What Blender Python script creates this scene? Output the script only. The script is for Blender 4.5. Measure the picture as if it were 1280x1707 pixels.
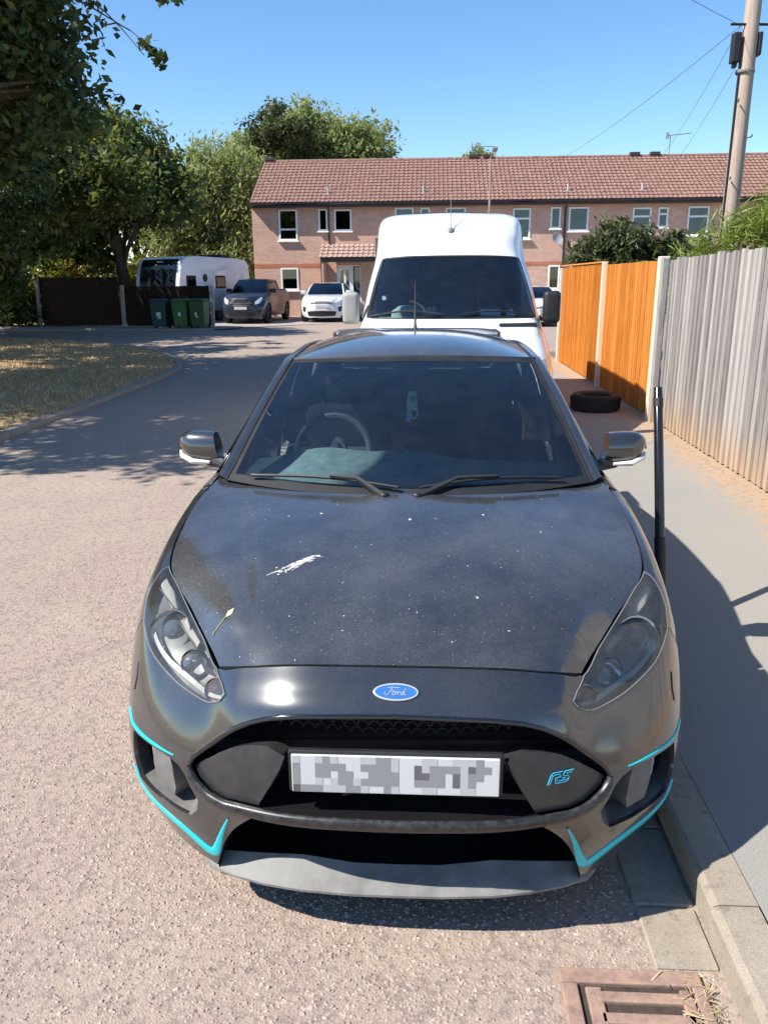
import bpy, bmesh, math, random
import numpy as np
from mathutils import Vector, Matrix
from mathutils.geometry import delaunay_2d_cdt

for _o in list(bpy.data.objects): bpy.data.objects.remove(_o, do_unlink=True)
SC = bpy.context.scene
COL = SC.collection
random.seed(7); RNG = np.random.default_rng(7)

# ------------------------------------------------------------------ camera
CAM_H = 1.7454
def make_camera():
    f, pitch, yaw, roll = 1316.3, .2868, .0549, -.0074
    cp, sp, cy, sy = math.cos(pitch), math.sin(pitch), math.cos(yaw), math.sin(yaw)
    fw = Vector((-sy*cp, cy*cp, -sp)); rt = Vector((cy, sy, 0)); up = rt.cross(fw)
    c, s = math.cos(roll), math.sin(roll)
    r2 = rt*c + up*s; u2 = up*c - rt*s
    cd = bpy.data.cameras.new('camera'); cam = bpy.data.objects.new('camera', cd); COL.objects.link(cam)
    cd.sensor_fit = 'VERTICAL'; cd.sensor_height = 36; cd.sensor_width = 27
    cd.lens = f/1707*36; cd.clip_start = .05; cd.clip_end = 3000
    m = Matrix((( r2.x, u2.x, -fw.x, 0), (r2.y, u2.y, -fw.y, 0), (r2.z, u2.z, -fw.z, CAM_H), (0, 0, 0, 1)))
    cam.matrix_world = m
    SC.camera = cam
make_camera()
SC.render.resolution_x = 767; SC.render.resolution_y = 1024

# ------------------------------------------------------------------ light
SUN_DIR = Vector((.87, .33, -1.0)).normalized()          # the way the light travels
SUN_EL = math.asin(-SUN_DIR.z)
SUN_AZ = math.atan2(-SUN_DIR.x, -SUN_DIR.y)
W = bpy.data.worlds.new('World'); SC.world = W; W.use_nodes = True
_n = W.node_tree.nodes; _n.clear()
_sky = _n.new('ShaderNodeTexSky'); _sky.sky_type = 'NISHITA'; _sky.sun_disc = False
_sky.sun_elevation = SUN_EL; _sky.sun_rotation = SUN_AZ
_sky.air_density = 1.0; _sky.dust_density = .0; _sky.ozone_density = 4.5; _sky.altitude = 60
_bg = _n.new('ShaderNodeBackground'); _bg.inputs[1].default_value = .108
_wo = _n.new('ShaderNodeOutputWorld')
_hs = _n.new('ShaderNodeHueSaturation'); _hs.inputs['Saturation'].default_value = 1.12
W.node_tree.links.new(_sky.outputs[0], _hs.inputs['Color']); W.node_tree.links.new(_hs.outputs[0], _bg.inputs[0]); W.node_tree.links.new(_bg.outputs[0], _wo.inputs[0])
_sl = bpy.data.lights.new('sun', 'SUN'); _sl.energy = 5.0; _sl.angle = math.radians(.53); _sl.color = (1, .955, .88)
_so = bpy.data.objects.new('sun', _sl); COL.objects.link(_so)
_so.rotation_euler = SUN_DIR.to_track_quat('-Z', 'Y').to_euler(); _so.location = (-20, -8, 25)
SC.view_settings.view_transform = 'Standard'; SC.view_settings.look = 'None'
SC.view_settings.gamma = 1; SC.view_settings.exposure = .92
SC.render.engine = 'CYCLES'

# ------------------------------------------------------------------ helpers
def obj(name, me, mat=None, parent=None, loc=None, rz=0):
    o = bpy.data.objects.new(name, me); COL.objects.link(o)
    if mat is not None and not me.materials: me.materials.append(mat)
    if parent is not None: o.parent = parent
    if loc is not None: o.location = loc
    if rz: o.rotation_euler[2] = rz
    return o
def thing(name, label, cat, loc=(0, 0, 0), rz=0, group=None):
    o = bpy.data.objects.new(name, None); COL.objects.link(o); o.empty_display_size = .2
    o.location = loc; o.rotation_euler[2] = rz
    return tag(o, label, cat, group)
def tag(o, label, cat, group=None):
    o['label'] = label; o['category'] = cat
    if group: o['group'] = group
    return o
def struct(o, label=None):
    o['kind'] = 'structure'
    if label: o['label'] = label
    return o
def stuff(o): o['kind'] = 'stuff'; return o
def mesh(name, v, f, smooth=False):
    me = bpy.data.meshes.new(name); me.from_pydata([tuple(map(float, p)) for p in v], [], [tuple(map(int, q)) for q in f]); me.update()
    if smooth: me.shade_smooth()
    return me
def np_quads(name, V, nv=4):
    """V (n,nv,3): n separate faces"""
    n = len(V); me = bpy.data.meshes.new(name)
    me.vertices.add(n*nv); me.vertices.foreach_set('co', V.reshape(-1).astype(np.float32))
    me.loops.add(n*nv); me.loops.foreach_set('vertex_index', np.arange(n*nv, dtype=np.int32))
    me.polygons.add(n); me.polygons.foreach_set('loop_start', np.arange(0, n*nv, nv, dtype=np.int32))
    me.update(calc_edges=True); me.validate(); return me
class MB:
    """collects shapes of ONE part"""
    def __init__(s): s.v = []; s.f = []
    def add(s, v, f, M=None):
        b = len(s.v)
        s.v += [tuple(M @ Vector(p)) if M else tuple(p) for p in v]; s.f += [tuple(i+b for i in q) for q in f]; return s
    def box(s, x0, x1, y0, y1, z0, z1, M=None, taper=0):
        t = taper
        v = [(x0, y0, z0), (x1, y0, z0), (x1, y1, z0), (x0, y1, z0), (x0+t, y0+t, z1), (x1-t, y0+t, z1), (x1-t, y1-t, z1), (x0+t, y1-t, z1)]
        return s.add(v, [(3, 2, 1, 0), (4, 5, 6, 7), (0, 1, 5, 4), (1, 2, 6, 5), (2, 3, 7, 6), (3, 0, 4, 7)], M)
    def tube(s, pts, r, n=8, caps=True, M=None):
        P = [Vector(p) for p in pts]; rs = r if isinstance(r, (list, tuple)) else [r]*len(P)
        v = []; f = []; pre = None
        for i, p in enumerate(P):
            d = (P[min(i+1, len(P)-1)]-P[max(i-1, 0)]).normalized()
            if pre is None:
                a = d.orthogonal().normalized()
            else:
                a = (pre - d*pre.dot(d));  a = a.normalized() if a.length > 1e-6 else d.orthogonal().normalized()
            pre = a; b = d.cross(a)
            for k in range(n):
                t = 2*math.pi*k/n; v.append(p+(a*math.cos(t)+b*math.sin(t))*rs[i])
        for i in range(len(P)-1):
            for k in range(n):
                f.append((i*n+k, i*n+(k+1) % n, (i+1)*n+(k+1) % n, (i+1)*n+k))
        if caps: f += [tuple(range(n))[::-1], tuple((len(P)-1)*n+k for k in range(n))]
        return s.add(v, f, M)
    def lathe(s, prof, n=24, axis='z', M=None):
        """prof list of (r,h)"""
        v = []; f = []
        for r, h in prof:
            for k in range(n):
                t = 2*math.pi*k/n; x, y = r*math.cos(t), r*math.sin(t)
                v.append({'z': (x, y, h), 'x': (h, x, y), 'y': (x, h, y)}[axis])
        for i in range(len(prof)-1):
            for k in range(n):
                q = (i*n+k, i*n+(k+1) % n, (i+1)*n+(k+1) % n, (i+1)*n+k)
                f.append(q if axis != 'y' else q[::-1])
        return s.add(v, f, M)
    def prism(s, poly, h0, h1, axis='z', M=None):
        n = len(poly); mp = {'z': lambda a, b, h: (a, b, h), 'y': lambda a, b, h: (a, h, b), 'x': lambda a, b, h: (h, a, b)}[axis]
        v = [mp(a, b, h0) for a, b in poly]+[mp(a, b, h1) for a, b in poly]
        f = [tuple(range(n))[::-1], tuple(range(n, 2*n))]+[(i, (i+1) % n, n+(i+1) % n, n+i) for i in range(n)]
        return s.add(v, f, M)
    def build(s, name, mat, parent=None, bevel=0, smooth=False, loc=None, rz=0, seg=2):
        me = mesh(name, s.v, s.f)
        bm = bmesh.new(); bm.from_mesh(me); bmesh.ops.recalc_face_normals(bm, faces=bm.faces)
        if bevel:
            ed = [e for e in bm.edges if len(e.link_faces) == 2 and e.calc_face_angle() > .5]
            bmesh.ops.bevel(bm, geom=ed, offset=bevel, segments=seg, affect='EDGES', profile=.5, clamp_overlap=True)
        bm.to_mesh(me); bm.free()
        if smooth: auto_smooth(me)
        return obj(name, me, mat, parent, loc, rz)
def auto_smooth(me, ang=.6):
    me.shade_smooth()
    bm = bmesh.new(); bm.from_mesh(me)
    for e in bm.edges:
        if len(e.link_faces) == 2 and e.calc_face_angle(0) > ang: e.smooth = False
    bm.to_mesh(me); bm.free()
def grid_mesh(P, closed=False):
    n, m = P.shape[:2]; v = P.reshape(-1, 3)
    f = [(i*m+j, (i+1)*m+j, (i+1)*m+j+1, i*m+j+1) for i in range(n-1) for j in range(m-1)]
    return v, f
def copy_tree(o, parent=None):
    c = o.copy(); COL.objects.link(c); c.parent = parent
    for ch in list(o.children): copy_tree(ch, c)
    return c

# ------------------------------------------------------------------ materials
class NT:
    def __init__(s, name):
        s.m = bpy.data.materials.new(name); s.m.use_nodes = True; s.t = s.m.node_tree; s.n = s.t.nodes; s.n.clear()
        s.out = s.n.new('ShaderNodeOutputMaterial')
    def new(s, t, **kw):
        n = s.n.new('ShaderNode'+t)
        for k, v in kw.items(): setattr(n, k, v)
        return n
    def l(s, a, b): s.t.links.new(a, b)
    def bsdf(s, col=(.5, .5, .5), rough=.6, metal=0, coat=0, spec=.5, **kw):
        b = s.new('BsdfPrincipled'); b.inputs['Base Color'].default_value = (*col, 1); b.inputs['Roughness'].default_value = rough
        b.inputs['Metallic'].default_value = metal; b.inputs['Coat Weight'].default_value = coat; b.inputs['Specular IOR Level'].default_value = spec
        for k, v in kw.items(): b.inputs[k].default_value = v
        s.l(b.outputs[0], s.out.inputs[0]); s.b = b; return b
    def coord(s, kind='Object', scale=(1, 1, 1)):
        if kind == 'World':
            g = s.new('NewGeometry'); o = g.outputs['Position']
        else:
            o = s.new('TexCoord').outputs[kind]
        mp = s.new('Mapping'); mp.inputs['Scale'].default_value = scale; s.l(o, mp.inputs[0]); return mp.outputs[0]
    def noise(s, co, sc, det=4, rough=.55, dist=0):
        n = s.new('TexNoise'); n.inputs['Scale'].default_value = sc; n.inputs['Detail'].default_value = det; n.inputs['Roughness'].default_value = rough
        n.inputs['Distortion'].default_value = dist; s.l(co, n.inputs['Vector']); return n.outputs[0]
    def ramp(s, fac, stops, interp='LINEAR'):
        r = s.new('ValToRGB'); r.color_ramp.interpolation = interp
        e = r.color_ramp.elements
        while len(e) > 1: e.remove(e[-1])
        for i, (p, c) in enumerate(stops):
            c = c if isinstance(c, (tuple, list)) else (c, c, c)
            el = e[0] if i == 0 else e.new(p)
            el.position = p; el.color = (*c, 1)
        s.l(fac, r.inputs[0]); return r.outputs[0]
    def mix(s, fac, a, b, mode='MIX'):
        m = s.new('MixRGB', blend_type=mode)
        for i, x in ((0, fac), (1, a), (2, b)):
            if isinstance(x, (int, float)): m.inputs[i].default_value = x if i == 0 else (x, x, x, 1)
            elif isinstance(x, (tuple, list)): m.inputs[i].default_value = (*x, 1)
            else: s.l(x, m.inputs[i])
        return m.outputs[0]
    def math(s, op, a, b=0):
        m = s.new('Math', operation=op)
        for i, x in ((0, a), (1, b)):
            if isinstance(x, (int, float)): m.inputs[i].default_value = x
            else: s.l(x, m.inputs[i])
        return m.outputs[0]
    def bump(s, h, strength=.3, dist=.01, normal=None):
        b = s.new('Bump'); b.inputs['Strength'].default_value = strength; b.inputs['Distance'].default_value = dist; s.l(h, b.inputs['Height'])
        if normal is not None: s.l(normal, b.inputs['Normal'])
        return b.outputs[0]
MATS = {}
def simple(name, col, rough=.6, metal=0, coat=0, var=.12, scale=6, bump=0, spec=.5, coord='Object', bdist=.004):
    if name in MATS: return MATS[name]
    t = NT(name); t.bsdf(col, rough, metal, coat, spec)
    co = t.coord(coord)
    n = t.noise(co, scale, 5)
    if var:
        lo = tuple(c*(1-var) for c in col); hi = tuple(min(1, c*(1+var)) for c in col)
        t.l(t.ramp(n, [(.3, lo), (.7, hi)]), t.b.inputs['Base Color'])
        t.l(t.ramp(n, [(.3, max(.02, rough*.85)), (.7, min(1, rough*1.12))]), t.b.inputs['Roughness'])
    if bump:
        t.l(t.bump(t.noise(co, scale*6, 4), bump, bdist), t.b.inputs['Normal'])
    MATS[name] = t.m; return t.m
def glass(name, tint=(.7, .8, .82), ior=1.7, haze=0.0, hazecol=(.6, .6, .58), rough=.02):
    if name in MATS: return MATS[name]
    t = NT(name)
    tr = t.new('BsdfTransparent'); tr.inputs[0].default_value = (*tint, 1)
    gl = t.new('BsdfGlossy'); gl.inputs['Roughness'].default_value = rough; gl.inputs[0].default_value = (.86, .95, 1, 1)
    fr = t.new('Fresnel'); fr.inputs[0].default_value = ior
    mx = t.new('MixShader'); t.l(fr.outputs[0], mx.inputs[0])
    base = tr.outputs[0]
    if haze:
        df = t.new('BsdfDiffuse'); df.inputs[0].default_value = (*hazecol, 1)
        m2 = t.new('MixShader')
        co = t.coord('Object'); nz = t.noise(co, 9, 6, .65)
        t.l(t.ramp(nz, [(.3, haze*.5), (.75, min(1, haze*1.6))]), m2.inputs[0])
        t.l(tr.outputs[0], m2.inputs[1]); t.l(df.outputs[0], m2.inputs[2]); base = m2.outputs[0]
    t.l(base, mx.inputs[1]); t.l(gl.outputs[0], mx.inputs[2]); t.l(mx.outputs[0], t.out.inputs[0])
    MATS[name] = t.m; return t.m
def paint(name, col, rough=.22, flake=.0, dust=.25, dustcol=(.28, .27, .25), speck=False, metal=0.0, coat=1.0):
    if name in MATS: return MATS[name]
    t = NT(name); t.bsdf(col, rough, metal, coat); t.b.inputs['Coat Roughness'].default_value = .035; t.b.inputs['Coat IOR'].default_value = 1.75
    co = t.coord('Object')
    n1 = t.noise(co, 3.2, 7, .68); n2 = t.noise(co, 160, 3, .7)
    d = t.math('MULTIPLY', t.ramp(n1, [(.35, .25), (.72, 1.0)]), t.ramp(n2, [(.35, .45), (.65, 1.0)]))
    d = t.math('MULTIPLY', d, dust)
    c = t.mix(d, col, dustcol)
    cr = t.math('ADD', t.math('MULTIPLY', d, .5), .03 if speck else .085)
    if speck:
        vo = t.new('TexVoronoi'); vo.inputs['Scale'].default_value = 34; t.l(co, vo.inputs['Vector'])
        rnd = t.ramp(vo.outputs['Color'], [(.70, 0), (.74, 1)])
        dot = t.ramp(vo.outputs['Distance'], [(.035, 1), (.075, 0)])
        m = t.math('MULTIPLY', rnd, dot)
        c = t.mix(m, c, (.62, .61, .58))
        vo2 = t.new('TexVoronoi'); vo2.inputs['Scale'].default_value = 110; t.l(co, vo2.inputs['Vector'])
        m2 = t.math('MULTIPLY', t.ramp(vo2.outputs['Color'], [(.78, 0), (.8, 1)]), t.ramp(vo2.outputs['Distance'], [(.1, 1), (.2, 0)]))
        c = t.mix(t.math('MULTIPLY', m2, .55), c, (.45, .44, .42))
        cr = t.math('ADD', cr, t.math('MULTIPLY', m, .5))
    t.l(c, t.b.inputs['Base Color']); t.l(cr, t.b.inputs['Coat Roughness'])
    t.l(t.bump(t.noise(co, 420, 2), .02, .001), t.b.inputs['Normal'])
    MATS[name] = t.m; return t.m
def leafmat(name, cols, trans=.35, rough=.5):
    t = NT(name)
    g = t.new('NewGeometry'); oi = t.coord('World')
    big = t.noise(oi, .55, 3, .6)
    f = t.math('ADD', t.math('MULTIPLY', g.outputs['Random Per Island'], .62), t.math('MULTIPLY', big, .5))
    c = t.ramp(f, [(.1+.8*i/(len(cols)-1), cc) for i, cc in enumerate(cols)])
    b = t.bsdf(cols[0], rough, spec=.35); t.l(c, b.inputs['Base Color'])
    tl = t.new('BsdfTranslucent'); t.l(t.mix(1, c, (1.25, 1.2, .6), 'MULTIPLY'), tl.inputs[0])
    mx = t.new('MixShader'); mx.inputs[0].default_value = trans
    t.l(b.outputs[0], mx.inputs[1]); t.l(tl.outputs[0], mx.inputs[2]); t.l(mx.outputs[0], t.out.inputs[0])
    MATS[name] = t.m; return t.m

def mat_road():
    t = NT('road_surface'); t.bsdf((.25, .21, .18), .85, spec=.25)
    co = t.coord('World')
    big = t.noise(co, .35, 5, .6); mid = t.noise(co, 2.2, 6, .65); fine = t.noise(co, 60, 4, .7)
    vo = t.new('TexVoronoi'); vo.inputs['Scale'].default_value = 150; t.l(co, vo.inputs['Vector'])
    vs = t.new('TexVoronoi'); vs.inputs['Scale'].default_value = 38; t.l(co, vs.inputs['Vector'])
    stone = t.ramp(vo.outputs['Color'], [(0, (.19, .145, .122)), (.35, (.29, .222, .188)), (.7, (.335, .262, .218)), (1, (.42, .345, .285))])
    base = t.mix(t.ramp(big, [(.35, 0), (.7, 1)]), (.275, .208, .176), (.345, .272, .218))
    c = t.mix(.5, base, stone)
    c = t.mix(t.ramp(mid, [(.45, 0), (.75, .5)]), c, (.36, .31, .22))
    # dark spots in the gaps between the chippings
    gap = t.ramp(vs.outputs['Distance'], [(.50, 0), (.72, .55)])
    c = t.mix(t.math('MULTIPLY', gap, t.ramp(fine, [(.4, .2), (.6, 1)])), c, (.11, .095, .085))
    t.l(c, t.b.inputs['Base Color'])
    h = t.math('ADD', t.math('MULTIPLY', vo.outputs['Distance'], -1.2), t.math('MULTIPLY', t.noise(co, 300, 3, .7), .6))
    h = t.math('ADD', h, t.math('MULTIPLY', fine, .7))
    t.l(t.bump(h, .42, .004), t.b.inputs['Normal']); return t.m
def mat_pavement():
    t = NT('pavement_surface'); t.bsdf((.3, .29, .27), .9, spec=.2)
    co = t.coord('World')
    big = t.noise(co, .8, 6, .62); fine = t.noise(co, 130, 3, .7); mid = t.noise(co, 9, 5, .6)
    c = t.ramp(fine, [(.3, (.20, .19, .175)), (.7, (.285, .272, .25))])
    c = t.mix(t.ramp(big, [(.4, 0), (.75, .6)]), c, (.30, .265, .215))
    # sandy soil washed out from under the fence
    sep = t.new('SeparateXYZ'); t.l(co, sep.inputs[0])
    edge = t.math('ADD', t.math('MULTIPLY', t.math('SUBTRACT', sep.outputs[0], 2.05), 1.35), t.math('MULTIPLY', t.math('SUBTRACT', mid, .5), 1.9))
    c = t.mix(t.ramp(edge, [(.25, 0), (.65, .85)]), c, t.mix(fine, (.31, .20, .125), (.40, .28, .185)))
    t.l(c, t.b.inputs['Base Color'])
    t.l(t.bump(fine, .5, .003), t.b.inputs['Normal']); return t.m
def mat_dry_grass():
    t = NT('dry_grass_ground'); t.bsdf((.25, .19, .1), .95, spec=.1)
    co = t.coord('World'); n = t.noise(co, 1.3, 8, .68); f = t.noise(co, 45, 4, .7)
    c = t.ramp(n, [(.25, (.26, .18, .09)), (.5, (.42, .29, .155)), (.75, (.52, .38, .22))])
    c = t.mix(t.ramp(f, [(.3, 0), (.7, .6)]), c, (.30, .20, .10))
    t.l(c, t.b.inputs['Base Color']); t.l(t.bump(f, .8, .02), t.b.inputs['Normal']); return t.m
def mat_brick(name, c1, c2, mortar):
    t = NT(name); t.bsdf(c1, .9, spec=.2)
    co = t.coord('World')
    sep = t.new('SeparateXYZ'); t.l(co, sep.inputs[0])
    cb = t.new('CombineXYZ'); t.l(t.math('ADD', sep.outputs[0], sep.outputs[1]), cb.inputs[0]); t.l(sep.outputs[2], cb.inputs[1])
    b = t.new('TexBrick'); b.inputs['Scale'].default_value = 1; b.inputs['Brick Width'].default_value = .225; b.inputs['Row Height'].default_value = .075
    b.inputs['Mortar Size'].default_value = .006; b.inputs['Color1'].default_value = (*c1, 1); b.inputs['Color2'].default_value = (*c2, 1); b.inputs['Mortar'].default_value = (*mortar, 1)
    t.l(cb.outputs[0], b.inputs['Vector'])
    big = t.noise(co, 1.1, 5)
    t.l(t.mix(1, b.outputs[0], t.ramp(big, [(.25, (.86, .84, .84)), (.7, (1.08, 1.06, 1.04))]), 'MULTIPLY'), t.b.inputs['Base Color'])
    t.l(t.bump(b.outputs[1], -.4, .006), t.b.inputs['Normal']); return t.m
def mat_wood(name, cols, grain=(18, 18, 1.6), rough=.75, rnd=.35, foot=None):
    t = NT(name); t.bsdf(cols[0], rough, spec=.25)
    oi = t.new('ObjectInfo'); co0 = t.new('TexCoord').outputs['Object']
    vm = t.new('VectorMath', operation='ADD'); t.l(co0, vm.inputs[0])
    cb = t.new('CombineXYZ'); r10 = t.math('MULTIPLY', oi.outputs['Random'], 37)
    t.l(r10, cb.inputs[0]); t.l(r10, cb.inputs[1]); t.l(r10, cb.inputs[2]); t.l(cb.outputs[0], vm.inputs[1])
    mp = t.new('Mapping'); mp.inputs['Scale'].default_value = grain; t.l(vm.outputs[0], mp.inputs[0])
    n = t.noise(mp.outputs[0], 3, 7, .7, .6)
    f = t.math('ADD', n, t.math('MULTIPLY', t.math('SUBTRACT', oi.outputs['Random'], .5), rnd))
    c = t.ramp(f, [(.25+.5*i/(len(cols)-1), cc) for i, cc in enumerate(cols)])
    if foot:
        sep = t.new('SeparateXYZ'); t.l(t.coord('World'), sep.inputs[0])
        s = t.math('ADD', sep.outputs[2], t.math('MULTIPLY', t.math('SUBTRACT', t.noise(mp.outputs[0], 1.2, 3), .5), .3))
        c = t.mix(t.ramp(s, [(.12, .85), (.55, 0)]), c, foot)
    t.l(c, t.b.inputs['Base Color']); t.l(t.bump(n, .35, .004), t.b.inputs['Normal']); return t.m
def mat_rust():
    t = NT('rusty_iron'); t.bsdf((.2, .1, .06), .8, .2, spec=.4)
    co = t.coord('World'); n = t.noise(co, 26, 7, .7); n2 = t.noise(co, 220, 3)
    c = t.ramp(n, [(.3, (.20, .125, .10)), (.5, (.30, .20, .16)), (.7, (.40, .25, .16))])
    t.l(c, t.b.inputs['Base Color']); t.l(t.bump(t.math('ADD', n, n2), .5, .002), t.b.inputs['Normal']); return t.m
def mat_concrete():
    t = NT('worn_concrete'); t.bsdf((.3, .26, .21), .92, spec=.2)
    co = t.coord('World'); a = t.noise(co, 4, 6, .7); f = t.noise(co, 190, 3, .75); s = t.noise(co, 22, 5, .7)
    c = t.ramp(f, [(.3, (.23, .195, .155)), (.55, (.325, .28, .225)), (.75, (.42, .37, .30))])
    c = t.mix(t.ramp(a, [(.4, 0), (.7, .7)]), c, (.24, .195, .15))
    c = t.mix(t.ramp(s, [(.56, 0), (.68, .65)]), c, (.15, .125, .10))
    t.l(c, t.b.inputs['Base Color']); t.l(t.bump(t.math('ADD', f, s), .55, .004), t.b.inputs['Normal']); return t.m
M_ROAD, M_PAVE, M_DRY = mat_road(), mat_pavement(), mat_dry_grass()
M_BRICK = mat_brick('pink_brick', (.58, .37, .285), (.50, .30, .225), (.55, .46, .38))
M_REDBRICK = mat_brick('red_brick_band', (.50, .16, .085), (.42, .13, .07), (.40, .28, .2))
M_TILE = simple('clay_roof_tile', (.215, .118, .09), .8, var=.5, scale=9, coord='World')
M_TILE2 = simple('weathered_porch_tile', (.33, .22, .18), .85, var=.3, scale=9, coord='World')
M_UPVC = simple('white_upvc', (.80, .80, .78), .35, var=.05, scale=3)
M_WINGLASS = glass('window_glass', (.30, .34, .37), 1.85)
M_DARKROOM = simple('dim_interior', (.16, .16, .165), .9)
M_FASCIA = simple('dark_brown_fascia', (.045, .028, .022), .5)
M_CONC = mat_concrete()
M_ORANGE = mat_wood('new_orange_timber', [(.40, .155, .03), (.57, .245, .05), (.68, .325, .085)], rnd=.3)
M_GREYWOOD = mat_wood('weathered_grey_timber', [(.19, .17, .16), (.31, .285, .268), (.42, .39, .365)], rnd=.4, foot=(.40, .28, .18))
M_POSTWOOD = mat_wood('pale_post_timber', [(.48, .40, .30), (.60, .52, .40), (.68, .60, .48)])
M_DARKWOOD = mat_wood('dark_stained_timber', [(.013, .0065, .005), (.021, .0105, .0075), (.030, .015, .011)])
M_POLE = mat_wood('telegraph_pole_timber', [(.20, .15, .12), (.31, .245, .20), (.42, .34, .28)], grain=(9, 9, .5))
M_RUST = mat_rust()
M_BARK = mat_wood('bark', [(.04, .03, .022), (.075, .058, .042), (.11, .09, .065)], grain=(5, 5, 1.4), rough=.95)
M_OAK = leafmat('oak_leaves', [(.016, .032, .014), (.032, .06, .023), (.055, .092, .034), (.10, .125, .05)], .33)
M_DKTREE = leafmat('dark_tree_leaves', [(.03, .055, .022), (.062, .102, .036), (.105, .15, .052), (.22, .20, .075)], .5)
M_WILLOW = leafmat('pale_willow_leaves', [(.13, .17, .075), (.20, .245, .11), (.27, .31, .15), (.33, .36, .19)], .45)
M_HEDGE = leafmat('yellow_green_leaves', [(.06, .085, .02), (.14, .16, .03), (.24, .235, .045), (.2, .12, .03)])
M_SHRUB = leafmat('shrub_leaves', [(.025, .045, .018), (.05, .08, .03), (.085, .105, .05), (.16, .14, .075)])
M_CONIF = leafmat('conifer_sprays', [(.09, .135, .025), (.15, .21, .04), (.21, .27, .06), (.27, .31, .09)])
M_BLACK = simple('matt_black_plastic', (.012, .012, .013), .55, var=.2)
M_GLOSSBLACK = simple('gloss_black_plastic', (.01, .01, .011), .15, coat=.6, var=.1)
M_RUBBER = simple('tyre_rubber', (.018, .018, .018), .8, var=.3, scale=12, bump=.3)
M_CHROME = simple('chrome', (.72, .72, .73), .12, 1, var=.05)
M_ALLOY = simple('alloy_rim', (.16, .16, .17), .3, .9, var=.08)
M_PLATE = simple('number_plate_white', (.58, .58, .58), .4, var=.03)
M_WHITE = paint('white_paint', (.80, .80, .80), .3, dust=.07, dustcol=(.5, .48, .44))
M_WHITE2 = paint('white_paint_glossy', (.78, .79, .80), .3, dust=.05, dustcol=(.5, .48, .44))
M_GREYPL = simple('grey_plastic', (.20, .19, .18), .6)

# ================================================================== SETTING
def sheet(name, poly, z, mat):
    me = mesh(name, [(x, y, z) for x, y in poly], [tuple(range(len(poly)))])
    bm = bmesh.new(); bm.from_mesh(me); bmesh.ops.triangulate(bm, faces=bm.faces); bmesh.ops.recalc_face_normals(bm, faces=bm.faces)
    for f in bm.faces:
        if f.normal.z < 0: f.normal_flip()
    bm.to_mesh(me); bm.free()
    return struct(obj(name, me, mat))
sheet('ground', [(-900, -900), (900, -900), (900, 900), (-900, 900)], -.02, M_DRY)
sheet('road', [(-4.8, -40), (.80, -40), (.80, 17.4), (3.6, 19.4), (14, 20.5), (30, 21), (30, 34), (-3, 34), (-7, 30.4), (-40, 30.4), (-40, 27.5), (-14, 25.4), (-8, 21.6), (-5.7, 18.2), (-4.85, 14.5)], 0, M_ROAD)
M_DRIVE = simple('pale_driveway', (.30, .25, .225), .9, var=.25, scale=2.5, bump=.4, coord='World')
sheet('driveway', [(-13, 30.9), (-7, 30.9), (-3, 33.9), (26, 33.9), (26, 40), (-7.9, 40), (-7.9, 60), (-13, 60)], .006, M_DRIVE)

# --- verge with its kerb
VP = [(-4.85, -14), (-4.85, -6), (-4.85, 0), (-4.85, 6), (-4.85, 11), (-4.85, 14.5), (-5.05, 16.4), (-5.7, 18.2), (-6.7, 20.0), (-8, 21.6), (-10.6, 23.5), (-14, 25.4), (-20, 26.6), (-34, 27.8)]
def resample(pts, step):
    P = np.array(pts, float); d = np.r_[0, np.cumsum(np.hypot(*np.diff(P, axis=0).T))]
    t = np.arange(0, d[-1], step); return np.stack([np.interp(t, d, P[:, k]) for k in range(P.shape[1])], 1)
vpath = resample(VP, .915)
inner = [(x-.13, y) for x, y in VP]
verge = sheet('grass_verge', inner+[(-40, 27.8), (-40, -14)], .05, M_DRY)
def kerb_run(name, path, side, z=.10, w=.125, label=None):
    root = obj(name, mesh(name, *(lambda m: (m.v, m.f))(MB().box(path[0][0]-.01, path[0][0]+.01, path[0][1]-.02, path[0][1]+.02, -.1, -.05))), M_CONC); struct(root)
    for i in range(len(path)-1):
        a, b = Vector((*path[i], 0)), Vector((*path[i+1], 0)); d = b-a; L = d.length-.008
        n = Vector((-d.y, d.x, 0)).normalized()*side
        jz = random.uniform(-.004, .004); jo = random.uniform(-.004, .004)
        me = MB(); zt = z+jz; c = .018
        prof = [(0+jo, -.08), (0+jo, zt-c), (.006+jo, zt-.006), (c+jo, zt), (w+jo, zt), (w+jo, -.08)]
        u = d.normalized(); v = []; f = []
        for e in (.004, L):
            for q, h in prof: v.append(a+u*e+n*q+Vector((0, 0, h)))
        k = len(prof)
        f = [(j, j+1, k+j+1, k+j) for j in range(k-1)]+[tuple(range(k))[::-1], tuple(range(k, 2*k))]
        me.add(v, f); me.build('kerb_stone', M_CONC, root)
    return root
kerb_run('verge_kerb', vpath.tolist(), 1, z=.062)
rp = [(.785, y) for y in np.arange(-4.6, 17.3, .915)]
rp[-1] = (.80, rp[-1][1])
kerb_run('pavement_kerb', rp+[(1.15, 18.0), (1.9, 18.7), (2.8, 19.2)], -1, z=.105)

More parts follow.
